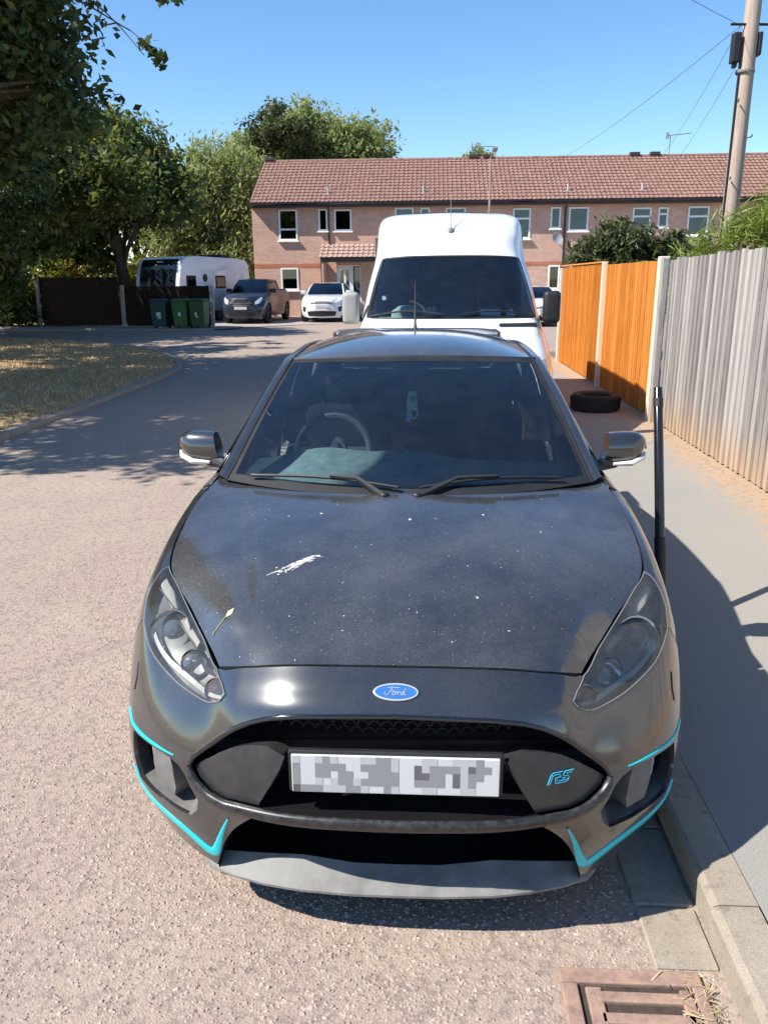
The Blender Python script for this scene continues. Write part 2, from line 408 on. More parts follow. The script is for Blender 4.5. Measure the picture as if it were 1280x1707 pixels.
sheet('pavement', [(.905, -40), (2.72, -40), (2.72, 19.0), (1.9, 18.5), (1.25, 17.8), (.92, 17.0)], .10, M_PAVE)
M_SOIL = simple('garden_soil', (.16, .11, .07), .95, var=.35, scale=4, bump=.6, coord='World', bdist=.02)
sheet('garden_ground', [(2.70, -40), (40, -40), (40, 20.4), (14, 20.2), (3.2, 19.1), (2.70, 18.9)], .09, M_SOIL)
far = sheet('far_pavement', [(-40, 29.0), (-7.6, 29.0), (-7.0, 29.6), (-7.0, 30.6), (-7.6, 31.0), (-40, 31.0)], .05, M_PAVE)
kerb_run('far_kerb', [(x, 29.0) for x in np.arange(-7.7, -36, -.915)], -1, z=.075)
# flat concrete channel blocks laid against the kerb
chn = obj('gutter_channel', mesh('gutter_channel', *(lambda m: (m.v, m.f))(MB().box(.62, .76, -4.5, -4.4, -.06, -.03))), M_CONC); struct(chn)
y = -3.2
MB().box(.612, .778, 1.685, 1.893, -.05, .009).build('channel_block', M_CONC, chn, bevel=.005, seg=1)
while y < 16.5:
    if not (1.02 < y < 1.70):
        j = random.uniform(-.002, .003)
        MB().box(.612, .778, y+.004, y+.335, -.05, .008+j).build('channel_block', M_CONC, chn, bevel=.005, seg=1)
    y += .34

# --- rusty gully grate
drain = thing('drain_grate', 'rusty iron drain grate sunk in the road beside the kerb', 'drain', (.355, 1.22, 0))
m = MB(); m.box(0, .36, 0, .04, -.04, .014).box(0, .36, .405, .45, -.04, .014).box(0, .042, .04, .405, -.04, .014).box(.33, .36, .04, .405, -.04, .014)
m.build('frame', M_RUST, drain, bevel=.004)
MB().box(.03, .345, .03, .42, -.03, .0025).build('silted_pit', simple('dark_silt', (.045, .032, .024), .95, var=.4, scale=30, bump=.8, coord='World'), drain)
MB().box(.060, .10, .050, .395, -.02, .012).build('grate_rail', M_RUST, drain, bevel=.004)
MB().box(.295, .325, .050, .395, -.02, .012).build('grate_rail', M_RUST, drain, bevel=.004)
for i in range(6):
    yy = .052+i*.060
    MB().box(.085, .315, yy, yy+.031, -.02, .012+.001*(i % 2)).build('grate_bar', M_RUST, drain, bevel=.004)

# --- loose chippings of the surface dressing
def stones(name, n, xr, yr, smin, smax, mat, z0=0, dens=None, pw=2.2):
    x = RNG.uniform(*xr, n); yy = RNG.uniform(*yr, n)
    if dens is not None:
        k = dens(x, yy) > RNG.random(n); x, yy = x[k], yy[k]; n = len(x)
    s = smin+(smax-smin)*RNG.random(n)**pw; a = RNG.uniform(0, 6.28, n)
    base = np.array([(1, 0, 0), (.3, .75, 0), (-.8, .45, 0), (-.7, -.6, 0), (.4, -.8, 0), (.1, .05, .75)])
    base = np.repeat(base[None], n, 0)*(1+RNG.uniform(-.3, .3, (n, 6, 1)))
    base[:, 5, :2] += RNG.uniform(-.4, .4, (n, 2))
    c, sn = np.cos(a)[:, None], np.sin(a)[:, None]
    X = (base[..., 0]*c-base[..., 1]*sn)*s[:, None]+x[:, None]; Y = (base[..., 0]*sn+base[..., 1]*c)*s[:, None]*.8+yy[:, None]
    Z = base[..., 2]*s[:, None]*.75+z0-.0006
    V = np.stack([X, Y, Z], -1)
    tri = V[:, np.array([(0, 1, 5), (1, 2, 5), (2, 3, 5), (3, 4, 5), (4, 0, 5)])].reshape(-1, 3, 3)
    return stuff(obj(name, np_quads(name, tri, 3), mat))
t = NT('loose_chipping'); t.bsdf((.3, .25, .21), .85, spec=.3)
g = t.new('NewGeometry')
# islands are single facets: colour by position so that one stone is one colour
vo = t.new('TexVoronoi'); vo.inputs['Scale'].default_value = 70; t.l(t.coord('World'), vo.inputs['Vector'])
t.l(t.ramp(vo.outputs['Color'], [(0, (.14, .105, .09)), (.2, (.26, .20, .17)), (.6, (.33, .258, .215)), (1, (.44, .37, .31))]), t.b.inputs['Base Color'])
M_CHIP = t.m
def dens_road(x, y):
    d = np.clip(1.3-y/6, 0, 1)*.85
    d = d*np.where((x > .6), .4, 1)*(.45+.55*np.sin(x*2.1+y*1.3)**2)
    return np.where((x > .34) & (x < .74) & (y > 1.2) & (y < 1.68), .0, d)
c1 = stones('road_chippings', 105000, (-2.4, .77), (1.05, 4.9), .0030, .0098, M_CHIP, 0, dens_road, 1.1); tag(c1, 'loose pinkish stone chippings scattered over the worn road', 'chippings')
c2 = stones('pavement_grit', 2600, (1.0, 2.66), (2.0, 9), .002, .006, M_CHIP, .1, lambda x, y: np.clip((x-1.3)*.7, .08, 1)); tag(c2, 'sandy grit along the foot of the garden fence', 'grit')

# --- dry straw and leaf litter round the gully
def straw(name, n, pos, L, mat):
    p = pos(n); a = RNG.uniform(0, 6.28, n); ln = L*RNG.uniform(.4, 1.2, n); w = RNG.uniform(.001, .0026, n)
    d = np.stack([np.cos(a), np.sin(a), RNG.uniform(-.1, .35, n)], 1); s = np.stack([-np.sin(a), np.cos(a), np.zeros(n)], 1)
    A = p-d*ln[:, None]/2; B = p+d*ln[:, None]/2; A[:, 2] = np.maximum(A[:, 2], p[:, 2]); B[:, 2] = np.maximum(B[:, 2], p[:, 2]+.001)
    V = np.stack([A-s*w[:, None], B-s*w[:, None]*.5, B+s*w[:, None]*.5, A+s*w[:, None]], 1)
    return stuff(obj(name, np_quads(name, V), mat))
t = NT('dry_straw'); t.bsdf((.4, .3, .17), .8); g = t.new('NewGeometry')
t.l(t.ramp(g.outputs['Random Per Island'], [(0, (.19, .13, .07)), (.5, (.36, .275, .15)), (1, (.5, .42, .27))]), t.b.inputs['Base Color']); M_STRAW = t.m
def pos_straw(n):
    return np.stack([.735-np.abs(RNG.normal(0, .05, n)), RNG.uniform(1.1, 1.66, n), RNG.uniform(.009, .016, n)], 1)
tag(straw('straw_litter', 260, pos_straw, .035, M_STRAW), 'dry straw and leaf litter caught between drain grate and kerb', 'litter')
def pos_fence(n):
    return np.stack([2.66-np.abs(RNG.normal(0, .14, n)), RNG.uniform(4.5, 10.5, n), np.full(n, .103)], 1)
tag(straw('fence_litter', 700, pos_fence, .05, M_STRAW), 'thin dry litter lying along the foot of the fence', 'litter')

# --- dry grass blades on the verge
def blades(name, n, inside, h, mat, z):
    x, y = inside(n); n = len(x); a = RNG.uniform(0, 6.28, n); hh = h*RNG.uniform(.4, 1.3, n)
    w = .006+.006*RNG.random(n); lean = RNG.normal(0, .5, (n, 2))*hh[:, None]
    b0 = np.stack([x-np.cos(a)*w, y-np.sin(a)*w, np.full(n, z)], 1); b1 = np.stack([x+np.cos(a)*w, y+np.sin(a)*w, np.full(n, z)], 1)
    tp = np.stack([x+lean[:, 0], y+lean[:, 1], z+hh], 1)
    return stuff(obj(name, np_quads(name, np.stack([b0, b1, tp], 1), 3), mat))
def in_verge(n):
    x = RNG.uniform(-14, -5.0, n); y = RNG.uniform(7, 24, n)
    lim = np.interp(y, [p[1] for p in VP], [p[0] for p in VP])-.16
    k = x < lim; return x[k], y[k]
t = NT('dry_grass_blade'); t.bsdf((.3, .24, .12), .8); g = t.new('NewGeometry')
t.l(t.ramp(g.outputs['Random Per Island'], [(0, (.25, .17, .08)), (.35, (.42, .28, .14)), (1, (.55, .41, .24))]), t.b.inputs['Base Color'])
gr = blades('verge_grass', 42000, in_verge, .055, t.m, .049); tag(gr, 'short parched grass growing on the verge', 'grass')

# ================================================================== TERRACE
HY = 40.0; KH = HY/36.0
def hx(x): return x*KH
def hz(z): return 1.745+(z-1.745)*KH
GX0, GX1 = hx(-7.6), 21.0
EAVE = hz(4.93); RIDGE_Y = HY+3.8; RIDGE = 7.56
HOUSES = [(GX0, hx(-.55)), (hx(-.55), hx(7.15)), (hx(7.15), hx(13.6)), (hx(13.6), GX1)]
WINS = [  # house, x0,x1,z0,z1 (at 36 m), style
 (0, -6.44, -5.63, 3.38, 4.65, 'open'), (0, -4.71, -4.32, 3.76, 4.66, 'one'), (0, -4.03, -3.28, 3.75, 4.63, 'one'), (0, -6.43, -5.66, 1.30, 2.24, 'one'),
 (0, -1.42, -.62, 3.36, 4.67, 'two'), (1, -.34, .07, 3.76, 4.66, 'one'), (1, 3.59, 4.35, 3.36, 4.59, 'two'), (1, 5.18, 5.61, 3.76, 4.62, 'one'), (1, 5.94, 6.77, 3.65, 4.61, 'one'),
 (1, 5.20, 5.69, 1.27, 2.27, 'one'), (1, .75, 1.6, 3.5, 4.65, 'two'), (1, 3.4, 4.2, 1.27, 2.27, 'one'), (2, 8.60, 9.37, 3.51, 4.56, 'two'), (2, 9.66, 10.08, 3.76, 4.56, 'two'), (2, 10.89, 11.76, 3.40, 4.58, 'two'), (2, 8.8, 9.7, 1.27, 2.27, 'one'),
 (3, 14.4, 15.2, 3.5, 4.6, 'two'), (3, 16.2, 17.0, 3.5, 4.6, 'two')]
HLAB = ['end terraced house in pink brick with tiled porch and open upper window', 'pink brick terraced house with satellite dish standing behind the white van',
        'pink brick terraced house half hidden by garden shrubs over the fence', 'far pink brick terraced house beyond the telegraph pole']
DEPTH = 7.6
def window(root, x0, x1, z0, z1, style):
    fr = MB(); w = .075; y0, y1 = HY-.035, HY+.06
    fr.box(x0, x0+w, y0, y1, z0, z1).box(x1-w, x1, y0, y1, z0, z1).box(x0+w, x1-w, y0, y1, z1-w, z1).box(x0+w, x1-w, y0, y1, z0, z0+w)
    fo = fr.build('window', M_UPVC, root, bevel=.008, seg=1)
    MB().box(x0-.06, x1+.06, HY-.13, HY+.01, z0-.075, z0-.003).build('sill', M_UPVC, fo, bevel=.01, seg=1)
    gy = HY+.02
    split = z0+(z1-z0)*(.36 if style == 'open' else .66)
    if style != 'one':
        MB().box(x0+w, x1-w, y0-.01, y1, split-.04, split+.04).build('transom', M_UPVC, fo)
        MB().box(x0+w, x1-w, gy, gy+.012, z0+w, split-.04).build('pane', M_WINGLASS, fo)
        MB().box(x0+w, x1-w, gy, gy+.012, split+.04, z1-w).build('pane', M_WINGLASS, fo)
    else:
        MB().box(x0+w, x1-w, gy, gy+.012, z0+w, z1-w).build('pane', M_WINGLASS, fo)
    # drawn curtains / blind behind some panes
    if random.random() < .85:
        MB().box(x0+.03, x0+.03+(x1-x0)*random.uniform(.2, .45), HY+.10, HY+.12, z0+.03, z1-.03).build('curtain', simple('pale_curtain', (.55, .57, .55), .9), fo)
    return fo
def roof_tiles(x0, x1, ye, ze, yr, zr, tw=.215, rows=14, lap=.012):
    nx = max(2, int((x1-x0)/tw*6)); xs = np.linspace(x0, x1, nx+1)
    ph = (xs/tw) % 1.0
    prof = .028*np.where(ph < .35, np.sin(ph/.35*math.pi), -.25*np.sin((ph-.35)/.65*math.pi))
    sl = math.hypot(yr-ye, zr-ze); ny, nz = -(zr-ze)/sl, (yr-ye)/sl
    V = []; F = []; base = 0
    for r in range(rows):
        a, b = r/rows, (r+1)/rows+.01
        jit = RNG.normal(0, .0035, nx+1)
        for e, h in ((a, lap+.02), (a, lap+.045), (b, .006+lap)):
            y, z = ye+(yr-ye)*e, ze+(zr-ze)*e
            k = 0 if h == lap+.02 else 1
            for i, x in enumerate(xs): V.append((x, y+ny*(h+prof[i]*k+jit[i]*k), z+nz*(h+prof[i]*k+jit[i]*k)))
        for q in range(2):
            for i in range(nx): F.append((base+q*(nx+1)+i, base+q*(nx+1)+i+1, base+(q+1)*(nx+1)+i+1, base+(q+1)*(nx+1)+i))
        base += 3*(nx+1)
    return V, F
houses = []
for hi, (x0, x1) in enumerate(HOUSES):
    root = thing('terraced_house', HLAB[hi], 'house', ((x0+x1)/2, HY, 0), 0, 'terrace of brick houses')
    root.location = (0, 0, 0)
    gap = .004
    # front wall with real openings
    ops = [(hx(a), hx(b), hz(c), hz(d), s) for h, a, b, c, d, s in WINS if h == hi]
    door = (hx(-3.97), hx(-2.91), .0, hz(2.34)) if hi == 0 else ((x0+2.2, x0+3.2, 0, 2.35))
    holes = [(a, b, c, d) for a, b, c, d, s in ops]+[door]
    xs = sorted({x0+gap, x1-gap, *[h[0] for h in holes], *[h[1] for h in holes]}); zs = sorted({0, EAVE, *[h[2] for h in holes], *[h[3] for h in holes]})
    wm = MB()
    for i in range(len(xs)-1):
        for j in range(len(zs)-1):
            cx, cz = (xs[i]+xs[i+1])/2, (zs[j]+zs[j+1])/2
            if not any(h[0] < cx < h[1] and h[2] < cz < h[3] for h in holes):
                wm.add([(xs[i], HY, zs[j]), (xs[i+1], HY, zs[j]), (xs[i+1], HY, zs[j+1]), (xs[i], HY, zs[j+1])], [(0, 1, 2, 3)])
    for a, b, c, d in holes:   # reveals
        for q in ([(a, HY, c), (a, HY+.22, c), (a, HY+.22, d), (a, HY, d)], [(b, HY, c), (b, HY, d), (b, HY+.22, d), (b, HY+.22, c)], [(a, HY, d), (a, HY+.22, d), (b, HY+.22, d), (b, HY, d)]):
            wm.add(q, [(0, 1, 2, 3)])
    for xx in (x0+gap, x1-gap):
        wm.add([(xx, HY, 0), (xx, HY+DEPTH, 0), (xx, HY+DEPTH, EAVE), (xx, RIDGE_Y, RIDGE-.12), (xx, HY, EAVE)], [(0, 1, 2, 3, 4)])
    wm.add([(x0+gap, HY+DEPTH, 0), (x1-gap, HY+DEPTH, 0), (x1-gap, HY+DEPTH, EAVE), (x0+gap, HY+DEPTH, EAVE)], [(0, 1, 2, 3)])
    me = mesh('wall', wm.v, wm.f); obj('wall', me, M_BRICK, root)
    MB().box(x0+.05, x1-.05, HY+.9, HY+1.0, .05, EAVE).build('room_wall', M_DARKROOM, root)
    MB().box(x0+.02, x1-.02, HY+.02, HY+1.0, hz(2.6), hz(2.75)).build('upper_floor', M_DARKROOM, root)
    for a, b, c, d, s in ops: window(root, a, b, c, d, s)
    # red soldier band
    bx = [(x0+gap, x1-gap)]
    if hi == 0: bx = [(x0+gap, hx(-4.66))]
    for a, b in bx: MB().box(a, b, HY-.012, HY+.05, hz(2.26), hz(2.42)).build('brick_band', M_REDBRICK, root)
    # door
    a, b, c, d = door
    dm = MB().box(a, a+.06, HY+.04, HY+.12, 0, d).box(b-.06, b, HY+.04, HY+.12, 0, d).box(a, b, HY+.04, HY+.12, d-.06, d)
    do = dm.build('door', M_UPVC, root)
    spl = a+(b-a)*.68
    MB().box(a+.06, spl, HY+.06, HY+.11, .03, d-.06).build('door_leaf', M_UPVC, do, bevel=.006, seg=1)
    for k in (0, 1):
        xa = a+.17+k*.27
        MB().box(xa, xa+.15, HY+.05, HY+.058, .95, d-.22).build('door_glass', M_WINGLASS, do)
    MB().box(spl+.05, b-.07, HY+.07, HY+.082, .1, d-.1).build('side_light', M_WINGLASS, do)
    # roof
    V, F = roof_tiles(x0, x1, HY-.38, EAVE-.06, RIDGE_Y, RIDGE)
    V2, F2 = roof_tiles(x0, x1, HY+DEPTH+.38, EAVE-.06, RIDGE_Y, RIDGE)
    ro = obj('roof', mesh('roof', [(x0, HY-.36, EAVE-.08), (x1, HY-.36, EAVE-.08), (x1, RIDGE_Y, RIDGE-.03), (x0, RIDGE_Y, RIDGE-.03), (x1, HY+DEPTH+.36, EAVE-.08), (x0, HY+DEPTH+.36, EAVE-.08)], [(0, 1, 2, 3), (3, 2, 4, 5)]), M_FASCIA, root)
    stuff(obj('roof_tiles', mesh('roof_tiles', V, F), M_TILE, ro)); stuff(obj('roof_tiles', mesh('roof_tiles', V2, F2), M_TILE, ro))
    rg = MB(); xx = x0
    while xx < x1-.05:
        e = min(xx+.44, x1); rg.tube([(xx, RIDGE_Y, RIDGE+.01), (e, RIDGE_Y, RIDGE+.012+random.uniform(0, .006))], .105, 10); xx = e
    stuff(rg.build('ridge_tiles', M_TILE, ro))
    gm = MB().box(x0, x1, HY-.34, HY-.30, EAVE-.26, EAVE-.07); gm.box(x0, x1, HY-.30, HY+.0, EAVE-.24, EAVE-.22)
    gm.build('fascia', M_FASCIA, root)
    MB().tube([(x0, HY-.42, EAVE-.10), (x1, HY-.42, EAVE-.10)], .055, 8).build('gutter', M_GLOSSBLACK, root)
    houses.append(root)
h0, h1, h2, h3 = houses
MB().tube([(hx(-4.25), HY-.40, EAVE-.12), (hx(-4.25), HY-.06, EAVE-.4), (hx(-4.25), HY-.06, hz(3.0)), (hx(-4.62), HY-.06, hz(2.75)), (hx(-4.62), HY-.06, .05)], .045, 8).build('downpipe', M_GLOSSBLACK, h0)
MB().tube([(hx(5.80), HY-.40, EAVE-.12), (hx(5.80), HY-.07, EAVE-.4), (hx(5.80), HY-.07, .05)], .055, 8).build('downpipe', M_GLOSSBLACK, h1)
# porch
pm = obj('porch_roof', mesh('porch_roof', [(hx(-4.55), HY-1.15, hz(2.62)), (hx(-2.2), HY-1.15, hz(2.62)), (hx(-2.2), HY-.01, hz(3.2)), (hx(-4.55), HY-.01, hz(3.2))], [(0, 1, 2, 3)]), M_FASCIA, h0)
V, F = roof_tiles(hx(-4.6), hx(-2.15), HY-1.2, hz(2.62), HY-.01, hz(3.2), .24, 4)
stuff(obj('porch_tiles', mesh('porch_tiles', V, F), M_TILE2, pm))
MB().box(hx(-4.55), hx(-2.2), HY-1.14, HY-1.10, hz(2.45), hz(2.63)).build('porch_fascia', M_FASCIA, pm)
MB().box(hx(-4.5), hx(-4.42), HY-1.12, HY-.01, .0, hz(2.5)).build('porch_side', M_BRICK, h0)
# dish
dsh = MB(); Mx = Matrix.Translation((hx(5.45), HY-.32, hz(3.32))) @ Matrix.Rotation(math.radians(25), 4, 'Z') @ Matrix.Rotation(math.radians(68), 4, 'X')
dsh.lathe([(.001, .0), (.12, .008), (.22, .03), (.30, .07), (.29, .075), (.2, .04), (.001, .012)], 20, M=Mx)
dsh.tube([(hx(5.45), HY-.3, hz(3.32)), (hx(5.5), HY+.0, hz(3.25))], .02, 6)
dsh.build('satellite_dish', simple('grey_dish', (.33, .33, .34), .5), h1, smooth=True)
for xx, hh in ((hx(-4.3), h0), (hx(-.2), h0), (hx(5.9), h1), (hx(9.0), h2)):
    yv = HY+.35; zv = EAVE+.36
    vm = MB().box(xx-.24, xx+.24, yv-.12, yv+.18, zv-.06, zv+.02).tube([(xx, yv, zv), (xx, yv, zv+.34)], .05, 8)
    vm.build('roof_vent', simple('pale_flashing', (.42, .38, .36), .7), hh)
for xx, hh, nn in ((-7.35, h0, 1), (2.05, h1, 1), (2.7, h1, 1), (9.3, h2, 1), (10.2, h2, 1)):
    MB().box(hx(xx)-.25, hx(xx)+.25, RIDGE_Y-.15, RIDGE_Y+.15, RIDGE+.05, RIDGE+.22).build('ridge_vent', M_FASCIA, hh, bevel=.03)

# TV aerials
def aerial(x, z0, z1, L, label, tilt=0):
    r = thing('tv_aerial', label, 'aerial', (x, RIDGE_Y+.3, 0))
    MB().tube([(0, 0, z0), (0, 0, z1)], .022, 6).build('mast', simple('dull_aluminium', (.28, .28, .29), .5, .6), r)
    m = MB().tube([(-.15, 0, z1-.03), (L, 0, z1-.03+tilt)], .018, 6)
    for k in range(9):
        xx = -.1+L*k/8; zz = z1-.03+tilt*k/8
        m.tube([(xx, -.14, zz), (xx, .14, zz)], .008, 5)
    m.box(-.18, -.12, -.17, .17, z1-.16, z1+.10)
    m.build('boom', MATS['dull_aluminium'], r)
aerial(hx(1.95)*1.09, 7.3, hz(7.15)+.45, 1.0, 'thin television aerial on the ridge above the white van', .03)
aerial(hx(10.0)*1.09, 7.3, hz(7.5)+.45, 1.05, 'long television aerial on the ridge near the telegraph pole', .10)

# ================================================================== TREES
def leaves(n, blobs, size, clump=.5, per=60, flat=.35, elong=1.9, droop=0, shell=.55):
    """leaf quads gathered in clumps spread through ellipsoid blobs -> (n,4,3)"""
    vol = np.array([b[3]*b[4]*b[5]*(b[6] if len(b) > 6 else 1) for b in blobs]); vol = vol/vol.sum()
    nc = max(1, n//per); bi = RNG.choice(len(blobs), nc, p=vol); B = np.array([b[:6] for b in blobs], float)[bi]
    d = RNG.normal(size=(nc, 3)); d /= np.linalg.norm(d, axis=1)[:, None]
    r = (shell+(1-shell)*RNG.random(nc))*RNG.random(nc)**.22
    C = B[:, :3]+d*r[:, None]*B[:, 3:6]
    cs = clump*RNG.uniform(.45, 1.25, nc)
    ci = np.repeat(np.arange(nc), per); m = len(ci)
    off = RNG.normal(size=(m, 3))*cs[ci][:, None]*np.array([.5, .5, flat])
    if droop: off[:, 2] -= droop*np.abs(RNG.normal(size=m))*cs[ci]
    P = C[ci]+off
    nrm = RNG.normal(size=(m, 3))*.75+np.array([0, 0, .8]); nrm /= np.linalg.norm(nrm, axis=1)[:, None]
    a = RNG.normal(size=(m, 3)); a[:, 2] -= .4+droop; a -= nrm*(a*nrm).sum(1)[:, None]; a /= np.linalg.norm(a, axis=1)[:, None]
    b = np.cross(nrm, a); s = size*RNG.uniform(.55, 1.35, m)[:, None]
    return np.stack([P-a*s*.5*elong/1.4, P+b*s*.42*1.4/elong+a*s*.05, P+a*s*.5*elong/1.4-nrm*s*.12, P-b*s*.42*1.4/elong+a*s*.05], 1)
def limbs(mb, base, blobs, r0, trunk_h, nb=3, seed=1):
    rr = random.Random(seed)
    bx, by, bz = base; top = Vector((bx+rr.uniform(-.2, .2), by+rr.uniform(-.2, .2), bz+trunk_h))
    mb.tube([(bx, by, bz-.15), (bx+.02, by, bz+.12*trunk_h), (bx+rr.uniform(-.08, .08), by, bz+.55*trunk_h), top], [r0*1.45, r0*1.02, r0*.85, r0*.72], 10)
    for b in blobs:
        c = Vector(b[:3])
        for k in range(nb):
            e = c+Vector((rr.uniform(-.6, .6)*b[3], rr.uniform(-.6, .6)*b[4], rr.uniform(-.2, .6)*b[5]))
            s = Vector((bx, by, bz+trunk_h*rr.uniform(.6, 1)))
            mid = (s+e)/2+Vector((rr.uniform(-.3, .3), rr.uniform(-.3, .3), rr.uniform(.1, .5)))
            q = (mid+e)/2+Vector((rr.uniform(-.2, .2), rr.uniform(-.2, .2), rr.uniform(0, .2)))
            mb.tube([s, (s+mid)/2+Vector((0, 0, .1)), mid, q, e], [r0*.42, r0*.34, r0*.24, r0*.14, .012], 6)
            for j in range(3):
                e2 = q+Vector((rr.uniform(-1, 1), rr.uniform(-1, 1), rr.uniform(-.4, .7)))*.45*b[3]
                mb.tube([q, (q+e2)/2+Vector((0, 0, .08)), e2], [r0*.12, r0*.07, .008], 5)
def tree(name, label, cat, base, trunk_h, r0, blobs, n, size, mat, group=None, seed=1, nb=3, **kw):
    root = thing(name, label, cat, base, 0, group)
    mb = MB(); limbs(mb, base, blobs, r0, trunk_h, nb, seed)
    bx = Vector(base); mb.v = [tuple(Vector(p)-bx) for p in mb.v]
    mb.build('trunk', M_BARK, root, smooth=True)
    V = leaves(n, blobs, size, **kw)-np.array(base)
    obj('crown', np_quads('crown', V), mat, root); return root

# near tree over the verge: its boughs hang into the picture from the left
oak_b = [(-10.2, 10.6, 8.0, 3.4, 3.4, 2.6), (-8.3, 12.8, 6.4, 2.3, 2.4, 2.0), (-8.8, 7.2, 6.6, 2.5, 2.3, 1.9), (-12.0, 11.5, 6.2, 2.8, 3.2, 2.2), (-6.6, 13.4, 4.9, 1.25, 1.3, 1.5), (-5.9, 12.7, 5.3, .95, .9, 1.1, 2),
         (-8.0, 14.8, 4.4, 1.7, 1.7, 1.9), (-5.5, 12.5, 4.45, .5, .45, .8, 3), (-8.0, 9.6, 6.4, 2.0, 2.0, 1.5), (-8.6, 15.6, 6.8, 2.2, 2.0, 1.8), (-8.9, 16.4, 3.4, 1.6, 1.6, 1.5)]
tree('oak_tree', 'large dark overhanging tree on the dry grass verge', 'tree', (-9.6, 11.2, .04), 3.4, .34, oak_b, 140000, .125, M_OAK, seed=3, clump=.55, per=110, elong=1.7)
# twig ends that reach out in front of the sky, part of the same tree
oak = bpy.data.objects['oak_tree']
tw = MB(); tl = []
def px_ray(px, py, Y):
    f, pitch, yaw, roll = 1316.3, .2868, .0549, -.0074
    m = SC.camera.matrix_world; d = m.to_3x3() @ Vector(((px-640)/f, -(py-853.5)/f, -1)); t = Y/d.y
    return Vector((d.x*t, d.y*t, CAM_H+d.z*t))
def bough(p0, p1, r, clumps, n, cs):
    a, b = Vector(p0), Vector(p1); mid = (a+b)/2+Vector((0, 0, .15))
    tw.tube([a, (a+mid)/2+Vector((0, 0, .06)), mid, (mid+b)/2+Vector((0, 0, .02)), b], [r, r*.8, r*.6, r*.4, .006], 6)
    for t_ in clumps:
        c = a.lerp(b, t_)+Vector((0, 0, .15*(1-abs(2*t_-1))))
        tl.append(leaves(n, [(c.x, c.y, c.z, cs, cs, cs*.9)], .12, clump=cs*.9, per=max(4, n//3), elong=1.7))
b1 = Vector((-4.35, 12.2, 5.25))   # twig tips in the open sky
bough((-6.2, 12.4, 5.9), (-4.05, 11.9, 5.0), .03, [.5, .62], 12, .14)
bough((-4.9, 12.1, 5.5), (-3.78, 11.6, 4.62), .018, [.35], 14, .10)
bough((-4.4, 11.85, 5.05), (-3.55, 11.6, 4.55), .012, [.75, .92, 1.0], 16, .10)
bough((-5.6, 11.6, 6.3), (-3.15, 10.9, 5.05), .022, [.72, .8, .88, .95, 1.0], 18, .11)
bough((-6.2, 12.5, 5.0), (-5.0, 12.2, 3.9), .02, [.6, .75, .9, 1.0], 40, .24)
tw.v = [tuple(Vector(p)-oak.location) for p in tw.v]
tw.build('hanging_branch', M_BARK, oak)
obj('hanging_leaves', np_quads('hanging_leaves', np.concatenate(tl)-np.array(oak.location)), M_OAK, oak)

G = 'trees along the side turning'
tree('dark_tree', 'dense dark tree leaning over the brown fence', 'tree', (-15.2, 26.4, .08), 2.6, .26, [(-13.2, 26.6, 6.0, 3.2, 2.8, 2.3), (-11.2, 26.0, 5.0, 2.6, 2.2, 1.6), (-14.6, 26.4, 4.2, 2.6, 2.4, 2.0), (-9.6, 25.6, 4.9, 1.4, 1.5, 1.3), (-13.0, 26.2, 3.4, 2.4, 2.0, 1.2), (-14.6, 26.0, 2.4, 2.0, 1.6, 1.4), (-16.2, 27, 2.3, 2.4, 1.8, 1.8), (-18.2, 29.4, 5.4, 2.6, 2.0, 1.9), (-15.6, 29.0, 5.2, 2.2, 1.8, 1.6), (-17, 29, 3.2, 2.4, 1.6, 1.3)], 74000, .17, M_DKTREE, G, seed=5, clump=.6, per=60)
tree('dark_tree', 'tall dark tree at the far end of the grass verge', 'tree', (-17.5, 23.0, .08), 3.0, .3, [(-17.2, 23.0, 7.2, 4.0, 3.6, 3.2), (-15.6, 22.0, 4.4, 3.0, 2.6, 2.2), (-18.6, 22.6, 4.0, 3.0, 2.8, 2.2), (-16.4, 23.4, 2.4, 3.0, 2.2, 1.7)], 40000, .19, M_DKTREE, G, seed=6, clump=.7, per=60)
tree('dark_tree', 'dark tree with its trunk showing beside the caravan', 'tree', (-13.0, 34.6, .0), 3.6, .28, [(-13.2, 35.0, 6.2, 3.0, 2.6, 2.6), (-11.4, 34.8, 5.2, 2.0, 1.8, 1.6), (-14.6, 34.4, 4.6, 2.3, 2.0, 1.6), (-15.4, 35, 2.8, 2.2, 1.8, 1.4)], 34000, .2, M_DKTREE, G, seed=7, clump=.7, per=50)
tree('dark_tree', 'spreading dark tree in the middle of the dry grass verge', 'tree', (-14.2, 17.4, .08), 3.0, .3, [(-12.8, 15.2, 6.2, 2.5, 2.4, 1.9), (-12.2, 19.0, 6.2, 2.7, 2.4, 2.0), (-15, 17.5, 6.8, 3, 3, 2.2), (-10.6, 20.4, 5.6, 1.8, 1.8, 1.5), (-12.4, 18.6, 3.6, 2.0, 2.0, 1.5)], 20000, .15, M_DKTREE, G, seed=14, clump=.42, per=130)
G2 = 'pale trees behind the houses'
tree('willow_tree', 'pale green drooping tree behind the white caravan', 'tree', (-11.4, 46.0, 0), 3.2, .3, [(-11.4, 46, 6.6, 3.4, 2.6, 3.0), (-9.6, 45.6, 4.4, 2.2, 2.0, 2.8), (-13.4, 46, 5.4, 2.6, 2.4, 3.0), (-10.8, 45.4, 2.9, 2.4, 1.8, 2.0)], 46000, .2, M_WILLOW, G2, seed=8, clump=.75, per=50, droop=.7, elong=2.6)
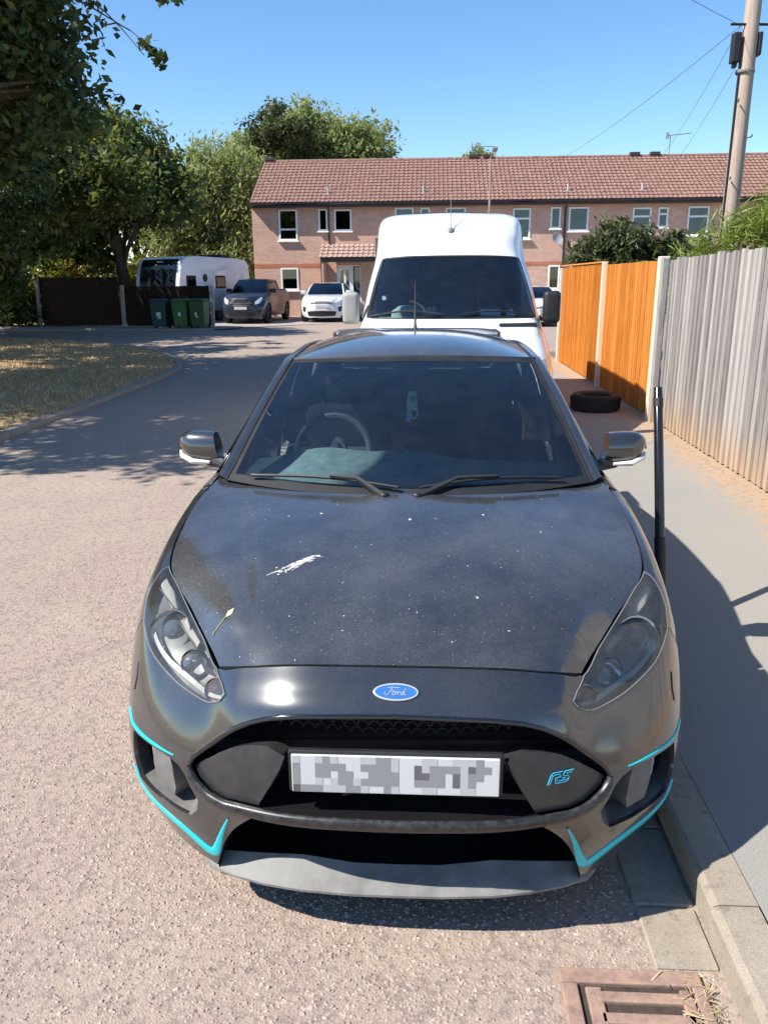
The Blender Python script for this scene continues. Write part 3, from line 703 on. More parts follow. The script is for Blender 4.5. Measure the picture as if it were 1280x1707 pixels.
tree('willow_tree', 'broad pale green tree rising above the end of the roof', 'tree', (-7.4, 53.0, 0), 4.6, .36, [(-7.6, 53, 9.6, 3.6, 3.0, 3.0), (-4.6, 53, 9.3, 3.0, 2.6, 2.4), (-10.4, 53, 8.6, 2.8, 2.6, 2.8), (-6.2, 52.4, 7.6, 4.0, 2.6, 2.0), (-3.4, 53.4, 8.2, 1.7, 2, 2.2)], 52000, .22, M_WILLOW, G2, seed=9, clump=.8, per=50, droop=.35, elong=2.2)
tree('dark_tree', 'sparse darker treetop with bare twigs above the house roof', 'tree', (-9.2, 49.6, 0), 6.4, .24, [(-9.0, 49.6, 10.2, 1.7, 1.4, 1.6), (-7.4, 49.6, 9.6, 1.3, 1.2, 1.3), (-10.4, 49.6, 8.6, 1.5, 1.3, 1.3)], 4200, .2, M_SHRUB, G2, seed=10, clump=.5, per=40, nb=6)
tree('willow_tree', 'pale tree far behind the brown fence', 'tree', (-17.0, 48.0, 0), 3.4, .3, [(-17, 48, 6.8, 4.2, 3, 3.6), (-14.4, 48, 5.2, 2.8, 2.4, 3.0)], 15000, .24, M_WILLOW, G2, seed=11, clump=.8, per=50, droop=.5)
tree('willow_tree', 'small pale treetop just showing over the roof ridge', 'tree', (3.3, 56, 0), 5.4, .2, [(3.3, 56, 8.9, 1.2, 1.2, .9)], 3500, .2, M_WILLOW, G2, seed=12)
# bushes in front of and beside the brown fence
G3 = 'bushes along the far pavement'
for i, (x, yv, w, h, nm, lab, mt) in enumerate([(-15.0, 33.6, 2.0, 2.6, 'leafy_bush', 'yellow green bush spilling over the brown fence', M_HEDGE), (-18.2, 32.2, 2.1, 2.9, 'leafy_bush', 'tall yellow green bush left of the brown fence', M_HEDGE),
        (-21.4, 31.6, 2.2, 3.1, 'leafy_bush', 'wide bush with rusty yellow leaves under the dark tree', M_HEDGE), (-17.2, 31.9, 1.5, 1.3, 'leafy_bush', 'low dark green bush beside the fence post', M_DKTREE), (-17.2, 43.0, 2.8, 3.6, 'leafy_bush', 'large far bush behind the dark brown fence', M_HEDGE), (-13.8, 40.5, 1.9, 3.0, 'leafy_bush', 'tall green bush filling the gap beside the caravan', M_HEDGE), (-20.0, 30.8, 1.7, 1.5, 'leafy_bush', 'low dark bush on the far pavement edge', M_DKTREE)]):
    tree(nm, lab, 'bush', (x, yv, .04), h*.35, .05, [(x, yv, h*.55, w*.8, w*.7, h*.5), (x+.6*w, yv, h*.42, w*.6, w*.6, h*.4), (x-.6*w, yv, h*.4, w*.6, w*.6, h*.4)], 9000, .16, mt, G3, seed=20+i, clump=.4, per=40)
tree('dark_tree', 'big dark tree filling the gap behind the bushes', 'tree', (-22.5, 37.0, 0), 3, .3, [(-22, 37, 6, 4.2, 3.4, 3.6), (-19.6, 36.6, 4.4, 3, 2.6, 2.6), (-25, 36, 5, 3.6, 3, 3)], 20000, .24, M_DKTREE, G, seed=31, clump=.7, per=50)

tree('willow_tree', 'wide pale tree at the far left beyond the bushes', 'tree', (-30, 46, 0), 3.4, .3, [(-30, 46, 6.2, 5.5, 3, 4.2), (-24, 46, 5.2, 4.2, 2.6, 3.8), (-26, 45, 2.6, 6, 2, 2.4)], 26000, .26, M_WILLOW, G2, seed=13, clump=.9, per=50, droop=.4)
# gardens on the right
tree('garden_shrub', 'dark leafy garden shrub above the orange fence', 'shrub', (4.0, 17.4, .09), 1.4, .07, [(3.9, 17.4, 2.25, .75, .8, .6), (3.3, 17.2, 2.0, .5, .7, .6), (4.75, 17.4, 2.25, .75, .7, .45), (4.1, 17.2, 2.55, .5, .6, .3), (5.4, 17.6, 2.15, .7, .6, .4), (4.3, 17.4, 1.4, 1.3, .8, .6)], 11000, .12, M_SHRUB, None, seed=40, clump=.26, per=36, elong=2.4)
tree('conifer_bush', 'bright feathery green conifer behind the grey fence', 'conifer', (5.0, 12.6, .09), 1.2, .09, [(4.75, 12.6, 2.05, .9, .9, .65), (5.3, 12.4, 2.55, .75, .8, .75), (4.15, 12.5, 1.75, .6, .8, .5), (5.9, 12.6, 2.7, .9, .9, 1.0), (5.2, 12.4, 1.3, 1.2, 1.0, .9), (3.75, 12.9, 1.6, .5, .7, .45), (6.4, 12.4, 2.2, 1.1, 1.0, 1.0)], 34000, .075, M_CONIF, None, seed=41, clump=.22, per=34, elong=4.2, flat=.6)

# ================================================================== FENCES
FX = 2.705
def board_mesh(w, h, t0, t1, dz=0):
    m = MB()   # feather-edge board: thick edge at +y, thin edge at -y, face towards -x
    m.add([(0, 0, 0), (-t0, 0, 0), (-t1, w, 0), (0, w, 0), (0, 0, h), (-t0, 0, h), (-t1, w, h), (0, w, h)], [(3, 2, 1, 0), (4, 5, 6, 7), (0, 1, 5, 4), (1, 2, 6, 5), (2, 3, 7, 6), (3, 0, 4, 7)])
    me = mesh('board', m.v, m.f); bm = bmesh.new(); bm.from_mesh(me); bmesh.ops.recalc_face_normals(bm, faces=bm.faces); bm.to_mesh(me); bm.free(); return me
def panel(label, y0, y1, z0, ztop0, ztop1, bw, mat, rough, group, cap=False):
    root = thing('garden_fence', label, 'fence', (FX, y0, z0), 0, group)
    n = round((y1-y0)/bw); meshes = [board_mesh(bw*1.02, 1, .027, .007) for _ in range(1)]
    meshes[0].materials.append(mat)
    for i in range(n):
        b = obj('board', meshes[0], None, root)
        f = i/max(1, n-1); h = ztop0+(ztop1-ztop0)*f-z0+random.uniform(-1, 1)*rough
        b.location = (random.uniform(-.25, .25)*rough+.0, i*bw, random.uniform(0, .6)*rough); b.scale = (random.uniform(.8, 1.25), 1, h)
        b.rotation_euler = (random.uniform(-.35, .35)*rough, random.uniform(-.25, .25)*rough, random.uniform(-.6, .6)*rough*2)
    for zz in (.35, (ztop0-z0)*.5, ztop0-z0-.3):
        MB().box(.003, .045, 0, y1-y0, zz-.035, zz+.035).build('rail', mat, root)
    if cap:
        MB().box(-.035, .035, 0, y1-y0, ztop0-z0+.012, ztop0-z0+.034).build('capping', mat, root)
    return root
def post(label, y, z1, w, mat, x=FX, grp='fence posts along the pavement', lean=0):
    m = MB().box(-w/2, w/2, -w/2, w/2, -.02, z1-.1)
    o = m.build('fence_post', mat, None, bevel=.008, loc=(x, y, .1)); o.rotation_euler[0] = lean
    tag(o, label, 'post', grp); return o
panel('bright orange new fence panel between pale post and grey fence', 9.72, 12.62, .12, 1.93, 1.93, .1035, M_ORANGE, .004, 'orange fence panels')
panel('orange fence panel streaked with shadow at the end of the fence', 12.72, 16.7, .12, 1.95, 1.93, .1035, M_ORANGE, .004, 'orange fence panels', cap=True)
panel('weathered grey fence panel next to the orange panels', 6.55, 9.40, .11, 1.97, 1.93, .122, M_GREYWOOD, .012, 'weathered grey fence panels')
panel('weathered grey fence panel beside the black roadside post', 3.86, 6.545, .11, 1.98, 1.96, .122, M_GREYWOOD, .014, 'weathered grey fence panels')
panel('weathered grey fence panel with uneven board tops', 1.1, 3.855, .11, 1.96, 1.98, .122, M_GREYWOOD, .012, 'weathered grey fence panels')
post('thick pale timber post where grey and orange fences meet', 9.56, 1.97, .11, M_POSTWOOD, FX-.03)
post('slim pale post between the two orange fence panels', 12.67, 1.97, .075, M_POSTWOOD, FX-.03)
post('narrow weathered post at the edge of the grey fence', 9.44, 1.95, .07, M_GREYWOOD, FX-.045)
post('pale end post of the orange fence by the shrub', 16.78, 1.93, .08, M_POSTWOOD, FX)
# far brown fence
def dark_fence(label, x0, y0, x1, y1, h, grp):
    L = math.hypot(x1-x0, y1-y0); rz = math.atan2(y1-y0, x1-x0)
    root = thing('garden_fence', label, 'fence', (x0, y0, .05), rz, grp)
    m = MB(); n = int(L/.15)
    for i in range(n): m.box(i*L/n+.004, (i+1)*L/n-.004, -.012-.006*(i % 2), .012, .03, h+random.uniform(-.008, .008))
    stuff(m.build('boards', M_DARKWOOD, root))
    MB().box(0, L, .012, .06, h*.25, h*.25+.09).box(0, L, .012, .06, h*.8, h*.8+.09).build('rails', M_DARKWOOD, root)
    return root
dark_fence('dark brown fence panel under the yellow green bushes', -15.4, 31.9, -11.95, 31.2, 1.85, 'dark brown fence panels')
dark_fence('low dark brown fence panel behind the wheelie bins', -11.6, 30.9, -8.15, 30.3, 1.5, 'dark brown fence panels')
for x, yv, h, lab in ((-15.5, 31.9, 1.95, 'pale concrete post at the outer end of the dark fence'), (-11.76, 31.05, 1.55, 'pale concrete post between the two dark fence panels'), (-8.05, 30.25, 1.5, 'short concrete post at the end of the low dark fence')):
    o = MB().box(-.06, .06, -.06, .06, 0, h).build('fence_post', simple('grey_concrete_post', (.34, .31, .29), .9, var=.2), None, bevel=.01, loc=(x, yv-.08, .05)); o.rotation_euler[1] = .03
    tag(o, lab, 'post', 'concrete posts of the dark fence')

# ================================================================== POLES AND WIRES
pole = thing('telegraph_pole', 'tall wooden telegraph pole with step irons behind the conifer', 'pole', (5.25, 15.0, .09))
MB().tube([(0, 0, -.2), (.01, 0, 3), (.02, 0, 6.0), (.03, 0, 8.2)], [.145, .136, .124, .112], 16).build('shaft', M_POLE, pole, smooth=True)
MB().tube([(-.135, -.06, .5), (-.128, -.06, 3), (-.122, -.06, 5.4)], .016, 6).build('riser_cable', M_BLACK, pole)
bxm = MB().box(-.27, -.14, -.10, .06, 5.05, 5.50).box(-.235, -.165, -.075, .035, 4.98, 5.05)
bxm.build('junction_box', M_BLACK, pole, bevel=.02)
MB().box(.13, .2, -.1, .1, 5.15, 5.5).build('junction_box', M_BLACK, pole, bevel=.02)
MB().tube([(-.33, -.05, 5.62), (.45, -.05, 5.60)], .02, 6).build('bracket', M_BLACK, pole)
MB().lathe([(.15, 4.9), (.155, 4.91), (.155, 4.94), (.15, 4.95)], 16).build('band', M_GREYPL, pole)
for i, zz in enumerate((4.45, 3.9, 3.25, 2.6)):
    s = 1 if i % 2 else -1
    MB().tube([(.10*s, -.12, zz), (.14*s, -.24, zz), (.14*s, -.26, zz+.03)], .012, 6).build('step_iron', simple('dull_step_iron', (.2, .16, .13), .6, .5), pole)
def wire(a, b, sag, label, r=.0042):
    A, B = Vector(a), Vector(b); pts = []
    for i in range(25):
        t_ = i/24; p = A.lerp(B, t_); p.z -= sag*4*t_*(1-t_); pts.append(p)
    tag(MB().tube(pts, r, 5).build('telephone_wire', M_BLACK, None), label, 'wire', 'telephone wires from the pole')
pt = (5.1, 15.0, 5.70)
wire(pt, (3.1, 39.5, 5.9), .5, 'thin telephone wire from the pole to the house behind the van')
wire(pt, (9.4, 39.4, 6.0), .5, 'thin telephone wire from the pole to the house behind the shrubs')
wire((5.4, 15, 5.7), (9.5, 39.4, 5.2), .6, 'thin telephone wire running close down to the gutter')
wire(pt, (-14.0, -6.0, 8.0), .6, 'thin telephone wire crossing high over the road', .004)
lamp = thing('lamp_post', 'thin street lamp column rising behind the white van', 'street lamp', (2.27, 31.5, 0))
MB().tube([(0, 0, 0), (0, 0, 1.2), (0, 0, 1.25), (0, 0, 5.95)], [.07, .07, .045, .04], 10).build('column', simple('dull_pink_paint', (.30, .22, .19), .6), lamp)
MB().tube([(0, 0, 5.95), (.02, -.15, 6.1), (.08, -.45, 6.16)], .03, 8).build('arm', MATS['dull_pink_paint'], lamp)
MB().box(.0, .18, -.85, -.42, 6.10, 6.22).build('lantern', M_GREYPL, lamp, bevel=.03)

# leaning black post on the pavement
pst = thing('roadside_post', 'slim black leaning post on the pavement beside the dark car', 'post', (1.13, 3.52, .1))
A0, B0 = Vector((0, 0, -.02)), Vector((.005, .445, 1.125))
MB().tube([A0, A0.lerp(B0, .45), A0.lerp(B0, .995), B0], [.024, .0235, .022, .019], 14).build('shaft', M_GLOSSBLACK, pst, smooth=True)
MB().tube([A0.lerp(B0, .16), A0.lerp(B0, .40)], .027, 14).build('sleeve', M_BLACK, pst, smooth=True)
MB().tube([A0.lerp(B0, .92), A0.lerp(B0, .955)], .0235, 14).build('cap_ring', M_BLACK, pst, smooth=True)

# old tyre lying on the pavement
tyre = thing('old_tyre', 'worn black car tyre lying flat on the pavement by the fence', 'tyre', (2.18, 10.35, .10))
prof = [(.20, .02), (.24, .005), (.28, .0), (.302, .02), (.308, .06), (.31, .105), (.308, .15), (.302, .19), (.28, .21), (.24, .205), (.20, .19), (.193, .105), (.20, .02)]
MB().lathe(prof, 40).build('carcass', M_RUBBER, tyre, smooth=True)
m = MB()
for k in range(60):
    m.box(.304, .315, -.010, .006, .03, .18, M=Matrix.Rotation(2*math.pi*k/60, 4, 'Z') @ Matrix.Rotation(.35, 4, 'X'))
m.build('tread', M_RUBBER, tyre)

# ================================================================== WHEELIE BINS
def wheelie(label, x, y, col, rz, mark):
    mt = simple('bin_'+mark, col, .5, var=.12)
    r = thing('wheelie_bin', label, 'bin', (x, y, .05), rz, 'wheelie bins by the low fence')
    b = MB().add([(-.24, -.26, .06), (.24, -.26, .06), (.24, .24, .06), (-.24, .24, .06), (-.29, -.35, .98), (.29, -.35, .98), (.29, .32, .98), (-.29, .32, .98)], [(3, 2, 1, 0), (4, 5, 6, 7), (0, 1, 5, 4), (1, 2, 6, 5), (2, 3, 7, 6), (3, 0, 4, 7)])
    b.build('body', mt, r, bevel=.03)
    MB().box(-.305, .305, -.37, .34, .975, 1.0).box(-.29, .29, -.36, .30, 1.0, 1.06, taper=.05).build('lid', mt, r, bevel=.015)
    MB().tube([(-.25, .38, 1.0), (.25, .38, 1.0)], .018, 8).box(-.25, -.22, .30, .39, .97, 1.02).box(.22, .25, .30, .39, .97, 1.02).build('handle', mt, r)
    for s in (-1, 1): MB().lathe([(.001, -.025), (.1, -.025), (.1, .025), (.001, .025)], 16, 'x', Matrix.Translation((s*.25, .25, .10))).build('wheel', M_RUBBER, r)
    M = Matrix.Translation((0, -.308, .50)) @ Matrix.Rotation(-.098, 4, 'X')
    wm_ = simple('bin_print', (.55, .58, .56), .6)
    p = MB()
    if mark == 'blue':
        p.box(-.07, .09, -.012, -.004, -.05, .11, M).box(-.02, .1, -.012, -.004, -.14, -.06, M).box(-.12, .1, -.012, -.004, .2, .24, M)
    elif mark == 'green':
        p.box(-.05, .05, -.012, -.004, -.06, .12, M).box(-.05, -.02, -.012, -.004, .12, .2, M)
    else:
        p.prism([(-.12, .24), (.02, .24), (.1, .16), (.02, .10), (-.02, .02), (.06, -.1), (-.03, -.1), (-.09, .03), (-.03, .12), (.02, .17), (-.12, .2)], -.012, -.004, 'y', M)
    p.build('printed_mark', wm_, r); return r
wheelie('dark blue green wheelie bin at the left of the group', -9.82, 29.55, (.012, .05, .055), .05, 'blue')
wheelie('bright green wheelie bin standing in the middle', -9.02, 29.6, (.035, .12, .035), -.04, 'green')
wheelie('green wheelie bin at the fence end beside the dark pickup', -8.33, 29.5, (.022, .075, .03), -.1, 'dark')

# ================================================================== VEHICLE SURFACES
def cr_pts(G, a, b):
    a = np.asarray(a, float); b = np.asarray(b, float); n, m = G.shape[:2]
    i = np.clip(np.floor(a).astype(int), 0, n-2); f = (a-i)[:, None]; j = np.clip(np.floor(b).astype(int), 0, m-2); g = (b-j)[:, None]
    def row(ii):
        P = []
        for d in (-1, 0, 1, 2):
            jj = j+d; v = G[ii, np.clip(jj, 0, m-1)]
            v = np.where((jj < 0)[:, None], 2*G[ii, np.zeros_like(jj)]-G[ii, np.ones_like(jj)], v)
            v = np.where((jj > m-1)[:, None], 2*G[ii, np.full_like(jj, m-1)]-G[ii, np.full_like(jj, m-2)], v); P.append(v)
        return .5*(2*P[1]+(P[2]-P[0])*g+(2*P[0]-5*P[1]+4*P[2]-P[3])*g*g+(3*P[1]-P[0]-3*P[2]+P[3])*g**3)
    R = []
    for d in (-1, 0, 1, 2):
        ii = i+d; v = row(np.clip(ii, 0, n-1)); lo = ii < 0; hi = ii > n-1
        if lo.any(): v = np.where(lo[:, None], 2*row(np.zeros_like(ii))-row(np.ones_like(ii)), v)
        if hi.any(): v = np.where(hi[:, None], 2*row(np.full_like(ii, n-1))-row(np.full_like(ii, n-2)), v)
        R.append(v)
    return .5*(2*R[1]+(R[2]-R[0])*f+(2*R[0]-5*R[1]+4*R[2]-R[3])*f*f+(3*R[1]-R[0]-3*R[2]+R[3])*f**3)
class Surf:
    """smooth surface over (s,t); s=0 is the car's centre line, -s mirrors s"""
    def __init__(s, cols, warp=None, wrap=True):
        A = np.array(cols, float)
        if warp: A = warp(A)
        L = A[1:][::-1].copy(); L[..., 0] *= -1
        Gd = np.concatenate([L, A], 0); s.k = len(A)-1
        s.G = np.concatenate([Gd, Gd[1:], Gd[1:2]], 0) if wrap else Gd
    def P(s, S, T): return cr_pts(s.G, np.asarray(S, float)+s.k, T)
    def N(s, S, T):
        S = np.asarray(S, float); T = np.asarray(T, float); e = .02
        a = s.P(S+e, T)-s.P(S-e, T); b = s.P(S, T+e)-s.P(S, T-e)
        n = np.cross(b, a); l = np.linalg.norm(n, axis=1)[:, None]; return n/np.maximum(l, 1e-9)
def densify(poly, ds, dt, closed=True):
    out = []; n = len(poly)
    for i in range(n if closed else n-1):
        a, b = np.array(poly[i]), np.array(poly[(i+1) % n]); k = max(1, int(math.ceil(max(abs(b[0]-a[0])/ds, abs(b[1]-a[1])/dt))))
        for q in range(k): out.append(tuple(a+(b-a)*q/k))
    if not closed: out.append(tuple(poly[-1]))
    return out
def smooth_poly(poly, n=6):
    """closed Catmull-Rom through the points"""
    P = np.array(poly, float); out = []; k = len(P)
    for i in range(k):
        p0, p1, p2, p3 = P[i-1], P[i], P[(i+1) % k], P[(i+2) % k]
        for q in range(n):
            t_ = q/n; out.append(tuple(.5*(2*p1+(p2-p0)*t_+(2*p0-5*p1+4*p2-p3)*t_**2+(3*p1-p0-3*p2+p3)*t_**3)))
    return out
def inside(c, poly):
    p = np.array(poly, float); q = np.roll(p, -1, 0); r = np.zeros(len(c), bool)
    for (x0, y0), (x1, y1) in zip(p, q):
        if y0 == y1: continue
        m = ((y0 > c[:, 1]) != (y1 > c[:, 1])) & (c[:, 0] < (x1-x0)*(c[:, 1]-y0)/(y1-y0)+x0); r ^= m
    return r
def cdt(outer, holes, ds, dt):
    loops = [densify(outer, ds, dt)]+[densify(h, ds, dt) for h in holes]
    V = []; E = []
    for L in loops:
        b = len(V); V += [Vector(p) for p in L]; E += [(b+i, b+(i+1) % len(L)) for i in range(len(L))]
    B = np.array([tuple(p) for p in V]); lo, hi = B.min(0), B.max(0)
    gs, gt = np.meshgrid(np.arange(lo[0]+ds/2, hi[0], ds), np.arange(lo[1]+dt/2, hi[1], dt)); g = np.stack([gs.ravel(), gt.ravel()], 1)
    sc = np.array([1/ds, 1/dt])
    keep = np.ones(len(g), bool)
    for c in range(0, len(g), 2000):
        d = ((g[c:c+2000, None]-B[None])*sc); keep[c:c+2000] = (d**2).sum(-1).min(1) > .16
    V += [Vector(p) for p in g[keep]]
    v, e, f, *_ = delaunay_2d_cdt(V, E, [], 0, 1e-6, False)
    v = np.array([tuple(p) for p in v]); f = [tuple(q) for q in f]
    c = np.array([v[list(q)].mean(0) for q in f]); keep = inside(c, loops[0])
    for h in loops[1:]: keep &= ~inside(c, h)
    return v, [q for q, k in zip(f, keep) if k]
def patch(surf, name, outer, mat, parent, holes=(), off=0, depth=.012, ds=.12, dt=.16, offfn=None, crease=None):
    """a piece of the surface with turned-in edges"""
    q, f = cdt(outer, list(holes), ds, dt)
    P = surf.P(q[:, 0], q[:, 1]); N = surf.N(q[:, 0], q[:, 1])
    o = off if offfn is None else off+offfn(q, P)
    P = P+N*(o[:, None] if isinstance(o, np.ndarray) else o)
    # face direction
    a, b, c = (P[[t_[k] for t_ in f]] for k in range(3)); nn = np.cross(b-a, c-a); up = N[[t_[0] for t_ in f]]
    sg = (nn*up).sum(1) > 0
    f = [t_ if s else t_[::-1] for t_, s in zip(f, sg)]
    cnt = {}
    for t_ in f:
        for k in range(len(t_)):
            e = (t_[k], t_[(k+1) % len(t_)]); cnt[e] = 1
    bd = [e for e in cnt if (e[1], e[0]) not in cnt]
    V = [tuple(p) for p in P]; F = list(f); nt = len(F)
    if depth:
        top = {}; bot = {}
        for e in bd:
            for i in e:
                if i not in top:
                    top[i] = len(V); V.append(tuple(P[i])); bot[i] = len(V); V.append(tuple(P[i]-N[i]*depth))
        for a_, b_ in bd: F.append((top[b_], top[a_], bot[a_], bot[b_]))
    me = mesh(name, V, F); me.shade_smooth()
    # true surface normals on the face of the panel
    if crease is None and offfn is None:
        nv = np.zeros((len(V), 3)); nv[:len(N)] = N
        me.normals_split_custom_set_from_vertices([tuple(x) for x in nv])
    return obj(name, me, mat, parent)
def ribbon(surf, name, path, w, mat, parent, off=.002, h=.004):
    """thin strip along a path in (s,t); w = metres (list or number)"""
    pass
def mirror_poly(p): return [(-a, b) for a, b in p][::-1]

COLS = [
[(0,.145,.783),(0,.0962,.7450),(0,.05,.698),(0,.012,.61),(0,-.003,.50),(0,0,.405),(0,.035,.29),(0,.06,.17)],
[(.25,.154,.777),(.25,.1038,.7400),(.25,.057,.694),(.25,.022,.607),(.25,.012,.50),(.25,.014,.405),(.25,.048,.29),(.25,.075,.17)],
[(.41,.20,.745),(.415,.1540,.7080),(.415,.112,.665),(.415,.082,.595),(.425,.066,.50),(.43,.062,.405),(.425,.088,.29),(.42,.11,.17)],
[(.496,.25,.718),(.505,.21,.678),(.512,.178,.635),(.52,.145,.575),(.53,.12,.495),(.535,.11,.40),(.53,.115,.29),(.51,.135,.165)],
[(.56,.355,.752),(.59,.308,.712),(.615,.262,.652),(.635,.222,.58),(.648,.193,.495),(.65,.178,.40),(.64,.178,.295),(.605,.19,.18)],
[(.632,.475,.785),(.68,.415,.752),(.718,.362,.695),(.738,.317,.605),(.75,.285,.50),(.752,.265,.405),(.74,.26,.305),(.695,.265,.20)],
[(.70,.585,.822),(.742,.53,.80),(.778,.47,.742),(.80,.415,.63),(.812,.375,.51),(.814,.355,.415),(.80,.345,.315),(.755,.345,.215)],
[(.758,.685,.852),(.790,.645,.835),(.819,.60,.785),(.842,.545,.67),(.853,.50,.535),(.853,.475,.43),(.84,.46,.325),(.80,.455,.225)],
[(.778,.80,.89),(.807,.785,.872),(.837,.76,.82),(.866,.72,.705),(.878,.68,.565),(.878,.65,.45),(.868,.63,.34),(.84,.62,.235)],
[(.780,.94,.925),(.810,.94,.91),(.845,.935,.855),(.878,.925,.735),(.893,.92,.59),(.893,.915,.46),(.883,.91,.345),(.858,.91,.235)],
[(.768,1.12,.972),(.802,1.12,.952),(.845,1.12,.89),(.882,1.12,.755),(.896,1.12,.60),(.895,1.12,.46),(.885,1.12,.345),(.86,1.12,.23)],
[(.752,1.32,1.000),(.79,1.34,.982),(.84,1.35,.915),(.882,1.36,.765),(.896,1.36,.60),(.892,1.36,.46),(.882,1.36,.34),(.858,1.36,.22)],
[(.745,2.3,1.05),(.785,2.3,1.025),(.84,2.3,.94),(.885,2.3,.77),(.895,2.3,.60),(.885,2.3,.46),(.875,2.3,.33),(.855,2.3,.20)],
[(.735,3.1,1.09),(.78,3.1,1.06),(.84,3.1,.965),(.885,3.1,.78),(.898,3.1,.60),(.89,3.1,.46),(.88,3.1,.33),(.86,3.1,.21)],
[(.70,3.65,1.12),(.755,3.65,1.09),(.83,3.65,.99),(.885,3.65,.80),(.90,3.65,.61),(.895,3.65,.46),(.88,3.65,.34),(.86,3.65,.24)],
[(.65,4.0,1.13),(.715,4.0,1.10),(.795,4.0,1.0),(.85,4.05,.81),(.87,4.07,.62),(.87,4.07,.46),(.86,4.05,.34),(.83,4.03,.25)],
[(.56,4.12,1.12),(.63,4.15,1.09),(.69,4.2,1.0),(.73,4.27,.82),(.75,4.31,.63),(.755,4.32,.47),(.74,4.29,.35),(.70,4.26,.26)],
[(.32,4.17,1.12),(.35,4.21,1.09),(.38,4.26,1.0),(.40,4.33,.82),(.41,4.37,.63),(.41,4.38,.47),(.40,4.35,.35),(.38,4.32,.26)],
[(0,4.18,1.12),(0,4.22,1.09),(0,4.27,1.0),(0,4.34,.82),(0,4.38,.63),(0,4.39,.47),(0,4.36,.35),(0,4.33,.26)]]
HOODB = [
[(0,.145,.783),(.12,.147,.782),(.25,.154,.777),(.34,.173,.7635),(.41,.20,.745),(.496,.25,.718)],
[(0,.25,.823),(.14,.252,.8215),(.28,.258,.8155),(.38,.27,.803),(.45,.285,.785),(.526,.30,.737)],
[(0,.36,.855),(.15,.36,.854),(.30,.36,.849),(.41,.362,.839),(.49,.362,.818),(.56,.355,.752)],
[(0,.48,.884),(.16,.48,.883),(.32,.48,.879),(.44,.48,.870),(.54,.478,.846),(.632,.475,.785)],
[(0,.66,.919),(.18,.66,.918),(.36,.66,.914),(.50,.665,.906),(.64,.675,.888),(.758,.685,.852)],
[(0,.85,.949),(.19,.852,.948),(.38,.865,.945),(.55,.89,.939),(.69,.915,.93),(.780,.94,.925)],
[(0,.98,.970),(.19,.985,.969),(.39,1.005,.966),(.56,1.05,.963),(.70,1.10,.964),(.768,1.12,.972)],
[(0,1.09,.985),(.19,1.10,.984),(.39,1.135,.982),(.56,1.20,.984),(.68,1.27,.99),(.745,1.31,.997)]]
def hood_grid(warp=None):
    A = np.array(HOODB, float)
    if warp: A = warp(A)
    L = A[:, 1:][:, ::-1].copy(); L[..., 0] *= -1
    return np.concatenate([L, A], 1)
def sstep(x, a, b): t_ = np.clip((x-a)/(b-a), 0, 1); return t_*t_*(3-2*t_)
def build_hood(Gh, mat, parent, bulge=.010, name='bonnet', na=96, nb=76):
    bb = np.linspace(.05, 6.97, nb); aa = np.linspace(.035, 9.965, na)
    A2, B2 = np.meshgrid(bb, aa, indexing='ij')
    P = cr_pts(Gh, A2.ravel(), B2.ravel()).reshape(nb, na, 3)
    u = np.abs(P[..., 0]); v = P[..., 1]; uc = .335+.235*v
    P[..., 2] += bulge*(1-sstep(u, uc-.045, uc+.03))*sstep(v, .15, .42)*(1-.6*sstep(v, .85, 1.1))
    P[..., 2] += .004*(1-sstep(np.abs(P[..., 0]), .0, .16))*sstep(v, .3, .7)
    v_, f = grid_mesh(P); V = [tuple(p) for p in v_]; F = [q[::-1] for q in f]
    # turned-down edge
    ring = [(i, 0) for i in range(nb)]+[(nb-1, j) for j in range(1, na)]+[(i, na-1) for i in range(nb-2, -1, -1)]+[(0, j) for j in range(na-2, 0, -1)]
    b0 = len(V)
    for i, j in ring: p = P[i, j]; V.append(tuple(p)); V.append((p[0]*.985, p[1]+.004*(1 if i == 0 else 0), p[2]-.025))
    n = len(ring)
    for k in range(n): F.append((b0+2*k, b0+2*((k+1) % n), b0+2*((k+1) % n)+1, b0+2*k+1))
    me = mesh(name, V, F); bm = bmesh.new(); bm.from_mesh(me); bmesh.ops.recalc_face_normals(bm, faces=bm.faces)
    if sum(fc.normal.z for fc in bm.faces) < 0: bmesh.ops.reverse_faces(bm, faces=bm.faces)
    bm.to_mesh(me); bm.free(); me.shade_smooth()
    return obj(name, me, mat, parent), P
def build_wheel(parent, loc, R, w, side, rim=.72, rimmat=None, spokes=5):
    """wheel with its outer face on the side +-x"""
    M = Matrix.Translation(loc); h = w/2
    o = MB().lathe([(R*rim, -h*.9), (R*.85, -h), (R*.96, -h*.9), (R, -h*.55), (R, h*.55), (R*.96, h*.9), (R*.85, h), (R*rim, h*.9)], 36, 'x', M).build('wheel', M_RUBBER, parent, smooth=True)
    r = MB().lathe([(R*rim, -h*.9), (R*rim*.96, -h*.85), (R*rim*.95, h*.85), (R*rim, h*.9)], 30, 'x', M)
    r.lathe([(.001, side*h*.62), (R*.12, side*h*.62), (R*.14, side*h*.5), (R*.14, 0)], 16, 'x', M)
    for k in range(spokes):
        a = 2*math.pi*k/spokes; Mk = M @ Matrix.Rotation(a, 4, 'X')
        r.box(min(side*h*.4, side*h*.72), max(side*h*.4, side*h*.72), -R*.055, R*.055, R*.08, R*rim*.97, Mk)
    r.build('rim', rimmat or M_ALLOY, o, smooth=True)
    d = MB().lathe([(.001, 0), (R*.5, 0), (R*.5, side*.01), (.001, side*.01)], 24, 'x', M); d.build('brake_disc', simple('brake_steel', (.2, .19, .19), .4, .9), o)
    return o
